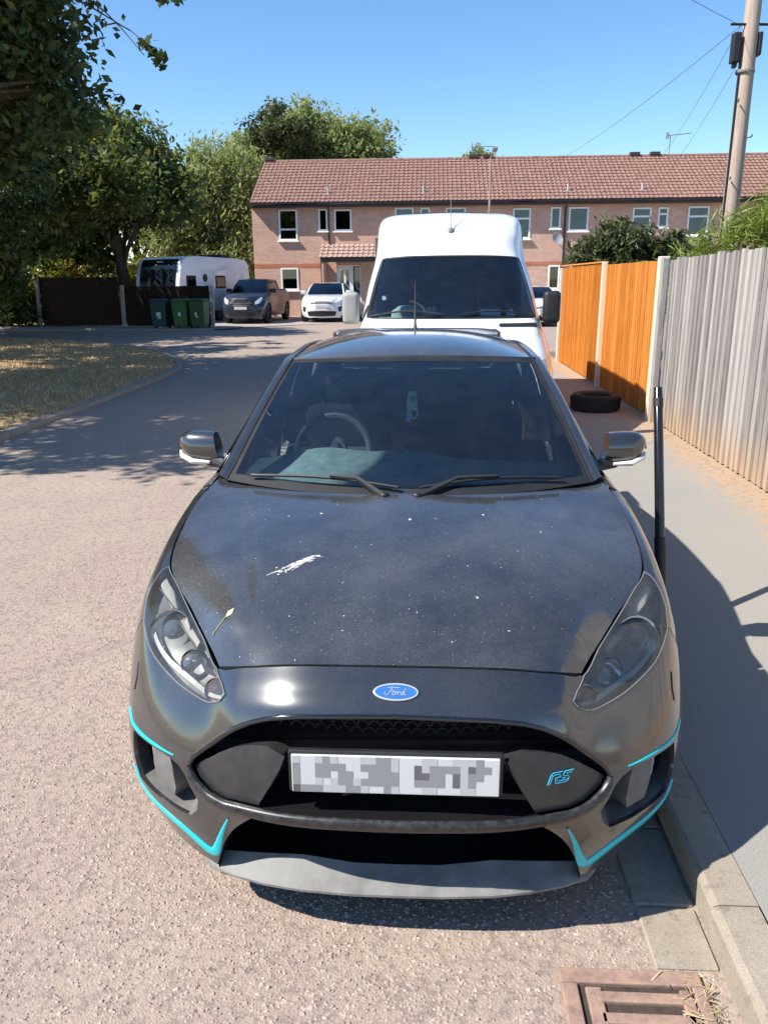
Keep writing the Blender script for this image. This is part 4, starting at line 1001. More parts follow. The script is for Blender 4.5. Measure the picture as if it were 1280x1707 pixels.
def arch_poly(surf, v0, w0, r, a0, a1, s0, s1, n=22, side=1):
    S, T = np.meshgrid(np.linspace(s0, s1, 420), np.linspace(2.0, 7.0, 260), indexing='ij')
    P = surf.P(S.ravel(), T.ravel()); out = []
    for a in np.linspace(a0, a1, n):
        d = (P[:, 1]-(v0+r*math.cos(a)))**2+(P[:, 2]-(w0+r*math.sin(a)))**2; k = d.argmin(); out.append((float(S.ravel()[k]), float(T.ravel()[k])))
    return out
def tubepath(surf, pts, off, r, name, mat, parent, n=6, ds=.1):
    q = np.array(densify(pts, ds, ds, closed=False)); P = surf.P(q[:, 0], q[:, 1])+surf.N(q[:, 0], q[:, 1])*off
    return MB().tube([tuple(p) for p in P], r, n).build(name, mat, parent, smooth=True)
def strip(surf, name, center, mat, parent, off=.003, ds=.05):
    """center: list of (s,t,half width in metres) -> raised strip"""
    C = np.array(center, float); q = []
    for i in range(len(C)-1):
        k = max(2, int(np.abs(C[i+1, :2]-C[i, :2]).max()/ds))
        for j in range(k): q.append(C[i]+(C[i+1]-C[i])*j/k)
    q.append(C[-1]); q = np.array(q)
    # light smoothing of the path
    for _ in range(3): q[1:-1] = (q[:-2]+2*q[1:-1]+q[2:])/4
    P = surf.P(q[:, 0], q[:, 1]); N = surf.N(q[:, 0], q[:, 1]); d = np.gradient(P, axis=0); d /= np.linalg.norm(d, axis=1)[:, None]
    B = np.cross(N, d); w = q[:, 2:3]
    rows = [P-B*w-N*.004, P-B*w+N*off, P-B*w*.5+N*(off*1.5), P+B*w*.5+N*(off*1.5), P+B*w+N*off, P+B*w-N*.004]
    G_ = np.stack(rows, 1); v, f = grid_mesh(G_); me = mesh(name, v, f)
    bm = bmesh.new(); bm.from_mesh(me); bmesh.ops.recalc_face_normals(bm, faces=bm.faces); bm.to_mesh(me); bm.free(); me.shade_smooth()
    o = obj(name, me, mat, parent)
    return o

# ================================================================== THE DARK HATCHBACK
CARX, CARY = -.0716, 1.6985
M_BODY = paint('black_metallic_paint', (.012, .0125, .014), .28, dust=.26, dustcol=(.30, .29, .275), speck=True)
M_BODY2 = paint('black_metallic_paint_clean', (.012, .0125, .014), .28, dust=.11, dustcol=(.30, .29, .275))
M_SPLIT = simple('dusty_grey_plastic', (.17, .165, .155), .65, var=.25, scale=14, bump=.15)
M_DUCT = simple('dusty_duct_plastic', (.13, .125, .118), .55, var=.25, scale=16)
M_BAR = simple('satin_dark_panel', (.028, .028, .03), .32, coat=.3, var=.25, scale=22)
M_CYAN = simple('cyan_trim', (.0, .50, .56), .35, coat=.4, var=.05)
M_LENS = glass('headlight_lens', (.86, .88, .88), 1.6, haze=.045, hazecol=(.66, .63, .55))
M_SCREEN = glass('windscreen_glass', (.70, .84, .86), 1.72, haze=.012, hazecol=(.42, .45, .44), rough=.015)
M_SIDEGL = glass('side_glass', (.12, .14, .15), 1.6)
M_HOUS = simple('headlight_housing', (.30, .295, .28), .25, .55, var=.2, scale=12)
M_DASH = simple('dashboard_plastic', (.16, .195, .195), .7, var=.2, scale=20)
M_SEAT = simple('seat_fabric', (.05, .054, .06), .9, var=.2, scale=30)
car = thing('hatchback_car', 'dusty black hatchback with cyan trim and gaping front grille parked at the kerb', 'car', (CARX, CARY, 0))
S = Surf(COLS)
HEAD = [(7.0, .10), (6.0, .07), (5.0, .07), (4.0, .07), (3.06, .12), (2.62, .75), (2.42, 1.25), (2.60, 1.58), (3.05, 1.80), (4.02, 1.97), (5.1, 2.0), (6.15, 2.02), (6.6, 1.72), (6.85, 1.2), (7.0, .55)]
MOUTH_R = [(0, 2.07), (.5, 2.09), (.96, 2.14), (1.4, 2.24), (1.75, 2.42), (2.05, 2.68), (2.5, 3.06), (2.93, 3.48), (3.2, 3.9), (3.28, 4.2), (3.12, 4.53), (2.77, 4.78), (2.2, 4.93), (1.56, 4.92), (1.0, 4.89), (.58, 4.86)]
MOUTH = MOUTH_R+[(0, 4.86)]+mirror_poly(MOUTH_R)[:-1]
DUCT = [(5.45, 4.30), (4.9, 4.24), (4.3, 4.19), (3.85, 4.18), (3.58, 4.30), (3.40, 4.50), (3.22, 4.86), (3.05, 5.12), (3.12, 5.45), (3.36, 5.72), (4.0, 5.74), (4.7, 5.70), (5.2, 5.66), (5.5, 5.1)]
INT_R = [(0, 5.10), (.6, 5.09), (1.2, 5.11), (1.65, 5.16), (2.1, 5.75), (2.55, 6.4), (2.95, 6.985)]
INTAKE = INT_R+mirror_poly(INT_R)[:-1]
arF = arch_poly(S, .896, .318, .372, math.pi*1.11, 0-.11*math.pi, 6.9, 11.0, 40)
sbot = arF[0]
split = next(i for i, p in enumerate(arF) if p[1] < 4.05)
seam = [arF[split], (7.2, 3.55), (6.75, 2.85), (6.30, 2.14), (6.15, 2.05)]
# bumper: bottom edge, arch, seam, headlight lower edge, nose
def half_outline():
    o = [(0, .03), (.5, .03), (1, .03), (2, .03), (2.92, .03), (3.06, .12), (2.62, .75), (2.42, 1.25), (2.60, 1.60), (3.05, 1.83), (4.02, 2.0), (5.1, 2.03), (6.15, 2.05)]
    o += [(6.30, 2.14), (6.75, 2.85), (7.2, 3.55)]+arF[split::-1]
    o += [(s_, 6.995) for s_ in np.arange(math.floor(sbot[0]*2)/2, 2.95, -.5) if s_ < sbot[0]-.1]+[(2.95, 6.995)]
    return o
HO = half_outline()
outer = HO[:-1]+[(2.99, 6.995)]+INT_R[::-1][1:]   # right half follows the intake edge up to the middle
# build the bumper as upper + lower shells in one mesh: outline runs round the intake notch
full = HO+INT_R[::-1][1:]+[(-a, b) for a, b in (HO+INT_R[::-1][1:])[::-1]][1:-1]
ductL = mirror_poly(DUCT)
bumper = patch(S, 'front_bumper', full, M_BODY2, car, holes=[MOUTH, DUCT, ductL], ds=.10, dt=.13)
# fenders
for sd in (1, -1):
    o = [(6.20, 2.0), (6.65, 1.70), (6.90, 1.2), (7.05, .55), (7.05, .06), (7.6, .03), (8.5, .03), (9.5, .03), (10.2, .03), (10.62, .03), (10.70, 2.0), (10.72, 4.5), (10.72, 6.98)]
    back = [p for p in arF[::-1] if p[0] < 10.6]; o += [(back[0][0]+.02, 6.98)] if back[0][1] < 6.9 else []
    o += [p for p in arF[::-1][0:] if p[0] < 10.65][:len(arF)-split]
    o += [(7.24, 3.55), (6.79, 2.85), (6.34, 2.16)]
    if sd < 0: o = mirror_poly(o)
    patch(S, 'fender', o, M_BODY2, car, ds=.12, dt=.16)
    # doors, quarter
    arR = arch_poly(S, 3.545, .318, .372, math.pi*1.11, -.11*math.pi, 12.6, 15.6, 40)
    d1 = [(10.75, .03), (11.3, .03), (12.06, .03), (12.06, 6.98), (11.4, 6.98), (10.76, 6.98)]
    cut = [p for p in arR if p[1] < 6.9]
    d2 = [(12.09, .03), (13.1, .03), (13.55, .03), (13.55, 2.6)]+[p for p in cut[::-1] if p[0] < 13.5][0:]+[(cut[0][0]-.05, 6.98), (12.09, 6.98)]
    qd = [(13.58, .03), (14.5, .03), (15.5, .03), (16.0, .03), (16.0, 6.98), (cut[-1][0]+.05, 6.98)]+[p for p in cut[::-1] if p[0] > 13.6]+[(13.58, 2.6)]
    for nm, pl in (('front_door', d1), ('rear_door', d2), ('rear_quarter', qd)):
        po = patch(S, nm, pl if sd > 0 else mirror_poly(pl), M_BODY2, car, ds=.16, dt=.25)
        if 'door' in nm:
            sm = (11.85 if nm == 'front_door' else 13.1)*1
            pp = S.P([sm-.12, sm+.12], [2.35, 2.35])+S.N([sm-.12, sm+.12], [2.35, 2.35])*.03
            pp[:, 0] *= sd; MB().tube([tuple(pp[0]-[.03*sd, 0, 0]), tuple(pp[0]), tuple(pp[1]), tuple(pp[1]-[.03*sd, 0, 0])], .011, 6).build('handle', M_BODY2, po)
patch(S, 'tailgate', [(16.03, .03), (18, .03), (19.97, .03), (19.97, 4.2), (18, 4.2), (16.03, 4.2)], M_BODY2, car, ds=.2, dt=.3)
patch(S, 'rear_bumper', [(16.03, 4.25), (18, 4.25), (19.97, 4.25), (19.97, 6.98), (18, 6.98), (16.03, 6.98)], M_BODY2, car, ds=.2, dt=.3)
for sg in (1, -1):
    p = [(15.3, 1.6), (16.4, 1.5), (16.4, 2.8), (15.3, 2.7)]
    if sg < 0: p = [(36-a, b) for a, b in p][::-1]
    patch(S, 'tail_light', p, simple('red_lens', (.25, .01, .01), .15, coat=1), car, off=.006)

# bonnet
bonnet, HP = build_hood(hood_grid(), M_BODY, car)
# dark tray under the shut lines, black boxes added to block light below
MB().box(-.50, .50, .40, 4.1, .19, .23).box(-.66, .66, 1.25, 1.30, .25, .93).box(-.40, .40, .30, 1.25, .25, .60).build('underbody', M_BLACK, car)
inner_ = np.stack([np.concatenate([[-1], [1]])]); 
S_in = [(.05, .08), (1, .08), (2, .08), (2.95, .08)]
m = MB()
for sg in (1, -1):
    q = np.array(densify([(0, .03), (2.95, .03), (7.02, .03), (10.7, .03)], .2, 1, False)); A_ = S.P(q[:, 0]*sg, q[:, 1]); Nn = S.N(q[:, 0]*sg, q[:, 1])
    A1 = A_-np.array([0, 0, .022])-np.c_[A_[:, 0]*0, A_[:, 1]*0, A_[:, 2]*0]; inn = A1.copy(); inn[:, 0] *= .90; inn[:, 1] += .04; outp = A1-Nn*np.array([1, 1, 0])*.003-[0, 0, .012]
    v, f = grid_mesh(np.stack([inn, outp], 1)); m.add([tuple(x) for x in v], f)
m.build('shut_line_seal', M_BLACK, car)

# front openings --------------------------------------------------------
def recess(name, poly, mat, depth, parent, ds=.12, dt=.16, offs=.0):
    """walls going in from the opening and the back of it"""
    dn = densify(poly, .08, .1); q = np.array(dn); P = S.P(q[:, 0], q[:, 1])+S.N(q[:, 0], q[:, 1])*(-.002+offs)
    ins = P.copy(); ins[:, 1] += depth; c = P.mean(0); ins[:, 0] = c[0]+(ins[:, 0]-c[0])*.94; ins[:, 2] = c[2]+(ins[:, 2]-c[2])*.93
    n = len(P); V = [tuple(p) for p in P]+[tuple(p) for p in ins]; F = [(i, (i+1) % n, n+(i+1) % n, n+i) for i in range(n)]
    me = mesh(name, V, F); bm = bmesh.new(); bm.from_mesh(me); bmesh.ops.recalc_face_normals(bm, faces=bm.faces); bmesh.ops.reverse_faces(bm, faces=bm.faces); bm.to_mesh(me); bm.free(); me.shade_smooth()
    o = obj(name, me, mat, parent)
    Fb = [tuple(range(n))]; mb_ = mesh(name+'_back', [tuple(p) for p in ins], Fb)
    return o, obj('back_plate', mb_, M_BLACK, o)
grille = recess('grille', MOUTH, M_GLOSSBLACK, .11, car)[0]
INT_D = INT_R[:-1]+[(2.95, 6.985), (3.0, 7.32)]
lowin = recess('lower_intake', INT_D+mirror_poly(INT_D)[:-1], M_BLACK, .24, car)[0]
# honeycomb mesh inside both openings
def mesh_insert(name, x0, x1, z0, z1, v, step, parent):
    m_ = MB(); r_ = .0028; k = 0; z = z0
    while z < z1:
        x = x0+(step*.5 if k % 2 else 0)
        while x < x1:
            a = [(x+step*.5*math.cos(t_)*.98, v+.10*(x/.5)**2, z+step*.5*math.sin(t_)) for t_ in np.linspace(0, 2*math.pi, 7)]
            for i in range(0, 6, 1):
                if i in (0, 1, 2): m_.tube([a[i], a[i+1]], r_, 4, caps=False)
            x += step
        z += step*.62; k += 1
    return stuff(m_.build(name, M_BLACK, parent))
mesh_insert('grille_mesh', -.36, .36, .61, .675, .112, .032, grille)
mesh_insert('intake_mesh', -.38, .38, .24, .38, .19, .036, lowin)
# rim round the mouth
rim = [(a, b, .010) for a, b in MOUTH_R[9:]+[(0, 4.86)]+mirror_poly(MOUTH_R)[:-9]]
low_rim = [(3.28, 4.15, .006), (3.24, 4.38, .012), (3.10, 4.60, .014), (2.74, 4.84, .015), (2.2, 4.99, .016), (1.56, 4.99, .018), (.58, 4.94, .019), (0, 4.94, .019)]
low_rim += [(-a, b, w) for a, b, w in low_rim[::-1]][1:]
strip(S, 'grille_surround', [(a, b, w*.85) for a, b, w in low_rim], simple('stone_chipped_black', (.02, .0195, .019), .4, var=.9, scale=60, coat=.3), car, off=.007)
up_rim = [(3.28, 4.15, .005), (3.18, 3.82, .007), (2.90, 3.42, .008), (2.45, 2.97, .008), (2.05, 2.62, .007), (1.72, 2.36, .006), (1.4, 2.19, .006), (.96, 2.09, .006), (0, 2.03, .006)]
up_rim += [(-a, b, w) for a, b, w in up_rim[::-1]][1:]
strip(S, 'grille_lip', up_rim, M_GLOSSBLACK, car, off=.004)
# the cross bar that carries plate and emblem
BAR = [(3.20, 4.17), (2.95, 3.86), (2.55, 3.52), (2.1, 3.24), (1.75, 3.08), (1.45, 3.02), (1.17, 3.22), (1.25, 3.6), (1.45, 4.3), (1.58, 4.82), (2.2, 4.84), (2.72, 4.68), (3.05, 4.46)]
for sg in (1, -1):
    patch(S, 'bumper_bar', BAR if sg > 0 else mirror_poly(BAR), M_BAR, car, off=-.012, depth=.05, ds=.09, dt=.1)
MB().box(-.272, .272, .029, .050, .484, .604).build('plate_holder', M_BLACK, car, bevel=.006)
plate = MB().box(-.262, .262, .0205, .028, .490, .598).build('number_plate', M_PLATE, car, bevel=.002, seg=1)
PAT = ["lWWlmlWWWllmmlWWWllWWlllmWW", "mWWmmmmWWmmmmlWWdlmmmmldmmW", "mWWmmWmmWWmmmmWWddmmWdlmmWW", "mWWlWlmmlmmmmmWWmmmmWdlmWWW", "kmmmlllmmlWWmlWWWllWWWllWWW"]
gm = {'l': simple('plate_grey_light', (.46, .46, .46), .5, var=0), 'm': simple('plate_grey_mid', (.26, .26, .265), .5, var=0), 'd': simple('plate_grey_dark', (.13, .13, .135), .5, var=0), 'k': simple('plate_grey_edge', (.10, .10, .105), .5, var=0)}
cells = {k: MB() for k in gm}
for r_, row in enumerate(PAT):
    for c_, ch in enumerate(row):
        if ch in cells:
            x0 = -.26+c_*.52/27; z1 = .597-r_*.105/5
            cells[ch].add([(x0, .0199, z1-.021), (x0+.01926, .0199, z1-.021), (x0+.01926, .0199, z1), (x0, .0199, z1)], [(0, 1, 2, 3)])
for k, cm in cells.items():
    if cm.v: stuff(cm.build('blurred_print', gm[k], plate))
# brake ducts
FIN = [(4.62, 4.21), (4.02, 4.19), (3.90, 4.6), (3.84, 5.2), (3.92, 5.50), (4.45, 5.48), (4.58, 4.9)]
for sg in (1, -1):
    D = DUCT if sg > 0 else ductL
    du, bk = recess('air_duct', D, M_DUCT, .085, car)
    fn = FIN if sg > 0 else mirror_poly(FIN)
    patch(S, 'duct_fin', fn, M_DUCT, du, off=-.016, depth=.07, ds=.1, dt=.15)
    fl = [(5.18, 4.45), (4.72, 4.38), (4.66, 5.25), (5.10, 5.3)]
    patch(S, 'fog_light', fl if sg > 0 else mirror_poly(fl), simple('fog_lens', (.55, .56, .55), .2, .2, coat=.6), du, off=-.045, depth=.03, ds=.1, dt=.1)
    top = [(6.05, 4.02, .006), (5.6, 4.16, .0065), (5.0, 4.14, .0055), (4.4, 4.10, .0045), (3.72, 4.06, .001)]
    strip(S, 'cyan_trim', [(a*sg, b, w) for a, b, w in top], M_CYAN, car, off=.002)
    ub = [(5.55, 5.52, .004), (5.35, 6.02, .009), (4.8, 6.14, .012), (4.2, 6.22, .0135), (3.7, 6.34, .015), (3.35, 6.50, .016), (3.06, 6.66, .017), (2.86, 6.62, .015), (2.62, 6.28, .010), (2.40, 5.86, .006), (2.16, 5.40, .002)]
    strip(S, 'cyan_trim', [(a*sg, b, w) for a, b, w in ub], M_CYAN, car, off=.002)
# splitter
sp = MB()
edge = [(0, .045, .158, .120, .192), (.12, .046, .158, .121, .193), (.26, .052, .162, .122, .214), (.36, .070, .162, .14, .200), (.45, .105, .154, .165, .182), (.53, .150, .144, .188, .168), (.56, .19, .142, .22, .158)]
rows = []
for u, vf, wf, vb, wb in [(-a, *b) for a, *b in edge[::-1]][:-1]+edge:
    rows.append([(u, vb+.06, wb-.06), (u*1.0, vf+.012, wf-.015), (u, vf, wf-.011), (u, vf, wf-.004), (u, vf+.008, wf+.003), (u, (vf+vb)/2, (wf+wb)/2-.002), (u, vb, wb), (u, vb+.006, wb-.03)])
v, f = grid_mesh(np.array(rows)); sp.add([tuple(x) for x in v], f)
spo = sp.build('splitter', M_SPLIT, car, smooth=True)
# headlights
for sg in (1, -1):
    H = HEAD if sg > 0 else mirror_poly(HEAD)
    hl = patch(S, 'headlight', H, M_HOUS, car, off=-.045, depth=.0, ds=.14, dt=.14)
    q = np.array(densify(H, .1, .1)); A_ = S.P(q[:, 0], q[:, 1]); Nn = S.N(q[:, 0], q[:, 1])
    v, f = grid_mesh(np.stack([np.r_[A_+Nn*.001, A_[:1]+Nn[:1]*.001], np.r_[A_-Nn*.046, A_[:1]-Nn[:1]*.046]], 1))
    obj('bezel', mesh('bezel', v, f), M_BLACK, hl)
    patch(S, 'lens', H, M_LENS, hl, off=.003, depth=.004, ds=.12, dt=.12)
    tubepath(S, H+[H[0]], .002, .0020, 'lens_edge', simple('cloudy_lens_edge', (.16, .165, .165), .25, coat=.5), hl)
    for (s_, t_, r_, nm, mt) in ((5.15, 1.02, .062, 'projector', M_CHROME), (4.0, 1.05, .040, 'reflector_bowl', M_CHROME), (3.0, 1.05, .036, 'indicator', simple('pinkish_indicator', (.62, .42, .38), .3, .3))):
        p = S.P([s_*sg], [t_])[0]; n_ = Vector(S.N([s_*sg], [t_])[0]); ax = (n_*.35+Vector((0, -1, .12))*.65).normalized()
        M = Matrix.Translation(Vector(p)-n_*.022) @ ax.to_track_quat('Z', 'Y').to_matrix().to_4x4()
        pj = MB().lathe([(r_, .012), (r_*1.04, .004), (r_, -.004), (r_*.92, .0), (r_*.72, -.018), (r_*.30, -.030), (.001, -.032)], 28, M=M).build(nm, mt, hl, smooth=True)
        if nm == 'projector':
            MB().lathe([(.001, .006), (r_*.3, .002), (r_*.48, -.010), (r_*.5, -.03)], 20, M=M).build('bulb_lens', simple('bulb_glass', (.10, .11, .13), .06, coat=1), pj, smooth=True)
    # brow that splits the lamp
    q = np.array(densify([(6.4, .75), (5.4, .45), (4.3, .42), (3.3, .62)], .1, .1, False)); A_ = S.P(q[:, 0]*sg, q[:, 1]); Nn = S.N(q[:, 0]*sg, q[:, 1])
    q2 = np.array(densify([(6.6, 1.05), (5.6, .62), (4.4, .58), (3.4, .85)], .1, .1, False)); k_ = min(len(q), len(q2)); B_ = S.P(q2[:k_, 0]*sg, q2[:k_, 1])-S.N(q2[:k_, 0]*sg, q2[:k_, 1])*.008
    v, f = grid_mesh(np.stack([A_[:k_]-Nn[:k_]*.034, B_], 1)); bw = mesh('brow', v, f, True); obj('brow', bw, M_HOUS, hl)

    sh_ = [(6.82, .40), (6.0, .26), (5.0, .26), (4.25, .30), (4.2, .58), (5.0, .50), (6.2, .80), (6.75, 1.0)]
    patch(S, 'shroud', sh_ if sg > 0 else mirror_poly(sh_), simple('silver_shroud', (.52, .50, .45), .3, .3, var=.1), hl, off=-.020, depth=.012, ds=.1, dt=.1)
    sh_ = [(5.9, 1.86), (4.6, 1.80), (3.3, 1.62), (2.72, 1.42), (2.78, 1.25), (3.4, 1.42), (4.6, 1.64), (5.9, 1.70)]
    patch(S, 'light_strip', sh_ if sg > 0 else mirror_poly(sh_), MATS['silver_shroud'], hl, off=-.014, depth=.012, ds=.1, dt=.1)
    tubepath(S, [(5.75*sg, 2.75), (5.62*sg, 3.05), (5.66*sg, 3.35)], .0005, .0022, 'washer_seam', M_BLACK, bumper)
# emblem on the nose
def on_surf(s_, t_, off): return Vector(S.P([s_], [t_])[0]+S.N([s_], [t_])[0]*off)
nb_ = Vector(S.N([0], [1.12])[0]); pb = Vector(S.P([0], [1.12])[0])
Mb = Matrix.Translation(pb+nb_*.001) @ Matrix(((1, 0, 0, 0), (0, *(0, 0), 0), (0, 0, 0, 0), (0, 0, 0, 1)))
ex = Vector((1, 0, 0)); ey = nb_.cross(ex).normalized()
Mb = Matrix.Translation(pb+nb_*.001) @ Matrix(((ex.x, ey.x, nb_.x, 0), (ex.y, ey.y, nb_.y, 0), (ex.z, ey.z, nb_.z, 0), (0, 0, 0, 1)))
def oval(a, b, h0, h1, n=40): return [(a*math.cos(2*math.pi*k/n), b*math.sin(2*math.pi*k/n)) for k in range(n)]
M_SILVER = simple('badge_silver', (.62, .64, .66), .25, .5, var=.03)
badge = MB().prism(oval(.0575, .0235, 0, 0), -.003, .0045, 'z', Mb).build('badge', M_SILVER, car, bevel=.0015)
MB().prism(oval(.0525, .0190, 0, 0), .004, .0053, 'z', Mb).build('badge_field', simple('badge_blue', (.035, .13, .36), .2, coat=1, var=.08), badge)
def strokes(name, lines, r, M, mat, parent, h=.0057):
    m_ = MB()
    for L in lines: m_.tube([(x, y, h) for x, y in L], r, 6, M=M)
    return m_.build(name, mat, parent, smooth=True)
def arc(cx, cy, rx, ry, a0, a1, n=9, sh=.0): return [(cx+rx*math.cos(math.radians(a))+sh*ry*math.sin(math.radians(a)), cy+ry*math.sin(math.radians(a))) for a in np.linspace(a0, a1, n)]
Fs = [[(-.020, .0095), (-.014, .0115), (-.006, .0112), (.004, .0100), (.010, .0108)], [(-.008, .0110), (-.012, .004), (-.0165, -.0045), (-.022, -.0085), (-.027, -.0075), (-.0285, -.004), (-.026, -.001)], [(-.014, .0008), (-.008, .0022), (-.0035, .003)],
      arc(-.004, -.0045, .0042, .0040, 0, 360, 13, .3), [(-.0005, -.003), (.003, -.001), (.005, .000)], [(.0065, .0), (.0055, -.0045), (.005, -.008)], [(.006, -.003), (.009, -.0004), (.0118, -.0008)],
      arc(.0165, -.0045, .0040, .0038, 0, 360, 13, .3), [(.0255, .0085), (.0225, .001), (.0205, -.006), (.0225, -.0085), (.026, -.0075)]]
strokes('badge_script', Fs, .0011, Mb, M_SILVER, badge)
# RS letters on the bar, right of the plate
pr_ = on_surf(2.04, 3.82, -.011); nr = Vector(S.N([2.04], [3.82])[0]); ex = (Vector(S.P([2.3], [3.92])[0])-Vector(S.P([1.8], [3.92])[0])).normalized(); ex = (ex-nr*ex.dot(nr)).normalized(); ey = nr.cross(ex)
if ey.z < 0: ey = -ey
Mr = Matrix.Translation(pr_+nr*.002) @ Matrix(((ex.x, ey.x, nr.x, 0), (ex.y, ey.y, nr.y, 0), (ex.z, ey.z, nr.z, 0), (0, 0, 0, 1)))
def sl(L): return [(x+y*.45, y) for x, y in L]
RSs = [[(-.034, -.016), (-.0345, .006), (-.030, .013), (-.002, .013)], [(-.028, -.016), (-.0285, .003), (-.025, .007), (-.008, .007), (-.004, .003), (-.008, -.001), (-.018, -.001)], [(-.018, -.001), (-.010, -.016), (.018, -.016), (.024, -.011), (.024, -.005), (.018, .000), (.006, .000), (.003, .004), (.006, .0125), (.030, .013)], [(-.012, -.005), (-.007, -.0105), (.014, -.0105), (.017, -.008), (.014, -.0055), (.004, -.005), (-.002, .0)], [(.012, .0065), (.028, .0072)]]
strokes('rs_emblem', [sl(L) for L in RSs], .0013, Mr, simple('emblem_blue', (.03, .42, .62), .3, coat=.5, var=.04), car, h=.001)

# greenhouse -------------------------------------------------------------
def lerp(a, b, t_): return a+(b-a)*t_
def gp(q, r_):   # windscreen: q -1..1 across, r_ 0 base .. 1 top
    u = lerp(.705, .562, r_**.9)*q
    v = lerp(1.085+.165*q*q, 1.985+.062*q*q, r_); w = lerp(.978+.022*q*q, 1.400-.016*q*q, r_)
    k = .030*math.sin(math.pi*r_)*(1-.25*q*q); return (u, v-k*.42, w+k*.9)
G_ = np.array([[gp(q, r_) for q in np.linspace(-1, 1, 41)] for r_ in np.linspace(0, 1, 25)])
v, f = grid_mesh(G_); ws = mesh('windscreen', v, f, True); windscreen = obj('windscreen', ws, M_SCREEN, car)
# black border print and top sensor shade
def band(name, q0, q1, r0, r1, off=.003, mat=M_BLACK, n=24, tri=False):
    rows_ = []
    for r_ in np.linspace(r0, r1, 8):
        k = (r1-r_)/(r1-r0) if tri else 0
        rows_.append([np.array(gp(lerp(q0, q1, i/n) if not tri else lerp(q0, q1, i/n)*(1-k), r_))-np.array([0, -.5, .85])*0+np.array([0, off*.5, -off]) for i in range(n+1)])
    v, f = grid_mesh(np.array(rows_)); return obj(name, mesh(name, v, f, True), mat, windscreen)
band('border_print', -1, 1, 0, .045, -.001); band('border_print', -1, -.965, .045, 1, -.001); band('border_print', .965, 1, .045, 1, -.001); band('border_print', -1, 1, .955, 1, -.001)
M_SHADE = simple('sensor_shade_print', (.06, .062, .068), .6)
band('sensor_shade', -.24, .24, .80, .955, .002, M_SHADE, 16, True)
# cowl panel under the wipers
cw = [[(lerp(.735, .735, 0)*q, 1.065+.20*q*q, .968+.02*q*q) for q in np.linspace(-1, 1, 31)], [(.72*q, 1.115+.17*q*q, .975+.022*q*q) for q in np.linspace(-1, 1, 31)], [(.70*q, 1.16+.17*q*q, 1.0+.015*q*q) for q in np.linspace(-1, 1, 31)]]
v, f = grid_mesh(np.array(cw)); obj('cowl', mesh('cowl', v, f, True), M_BLACK, car)
# wipers
def wiper(u0, u1, ph):
    pts_ = [gp(lerp(u0, u1, t_)/.70, .035+.035*math.sin(math.pi*t_)) for t_ in np.linspace(0, 1, 12)]
    P_ = [(a, b-.012, c+.016) for a, b, c in pts_]
    w_ = MB().tube(P_, .0065, 6).build('wiper', M_BLACK, car, smooth=True)
    MB().tube([(ph, 1.075, .985), ((ph+P_[6][0])/2, P_[6][1]-.02, P_[6][2]+.004), (P_[6][0], P_[6][1]-.006, P_[6][2]+.010)], [.014, .011, .007], 6).build('wiper_arm', M_BLACK, w_, smooth=True)
    MB().lathe([(.018, -.01), (.018, .012), (.012, .018), (.001, .019)], 14, M=Matrix.Translation((ph, 1.075, .982))).build('pivot_cap', M_BLACK, w_)
wiper(-.60, -.03, -.08); wiper(.05, .58, .04)
# pillars + roof rails
def pillar_pt(t_, k):  # k 0 inner (glass side) .. 1 outer
    if t_ <= 1:
        a = np.array(gp(1.0, t_)); b = np.array([lerp(.752, .612, t_**.92), lerp(1.31, 2.13, t_), lerp(1.0, 1.372, t_)+.028*math.sin(math.pi*t_)])
    else:
        e = t_-1; v_ = lerp(2.047, 3.72, e); a = np.array([lerp(.562, .545, e), v_, 1.384+.030*math.sin(math.pi*min(1, e*1.05))-.05*e*e]); b = np.array([lerp(.612, .60, e), v_+.05, a[2]-.022])
    p = a+(b-a)*k; hmp = .014*math.sin(math.pi*k); return p+np.array([hmp*.6, -hmp*.4 if t_ < 1 else 0, hmp])
for sg in (1, -1):
    rows_ = []
    for t_ in np.r_[np.linspace(0, 1, 16), np.linspace(1.06, 2, 16)]:
        rows_.append([pillar_pt(t_, k)*np.array([sg, 1, 1]) for k in np.linspace(0, 1, 7)]+[(pillar_pt(t_, 1)-np.array([.02, 0, .02]))*np.array([sg, 1, 1])])
    v, f = grid_mesh(np.array(rows_)); me = mesh('roof_pillar', v, f if sg > 0 else [q[::-1] for q in f], True); obj('roof_pillar', me, M_BODY2, car)
    q_ = [pillar_pt(t_, -.02)+np.array([0, 0, .004]) for t_ in np.linspace(1.0, 2, 16)]
    MB().tube([tuple(p*np.array([sg, 1, 1])) for p in q_], .006, 5).build('roof_ditch_seal', M_BLACK, car)
    q_ = [pillar_pt(t_, -.01)+np.array([0, 0, .001]) for t_ in np.linspace(0, 1, 14)]
    MB().tube([tuple(p*np.array([sg, 1, 1])) for p in q_], .006, 5).build('screen_seal', M_BLACK, car)
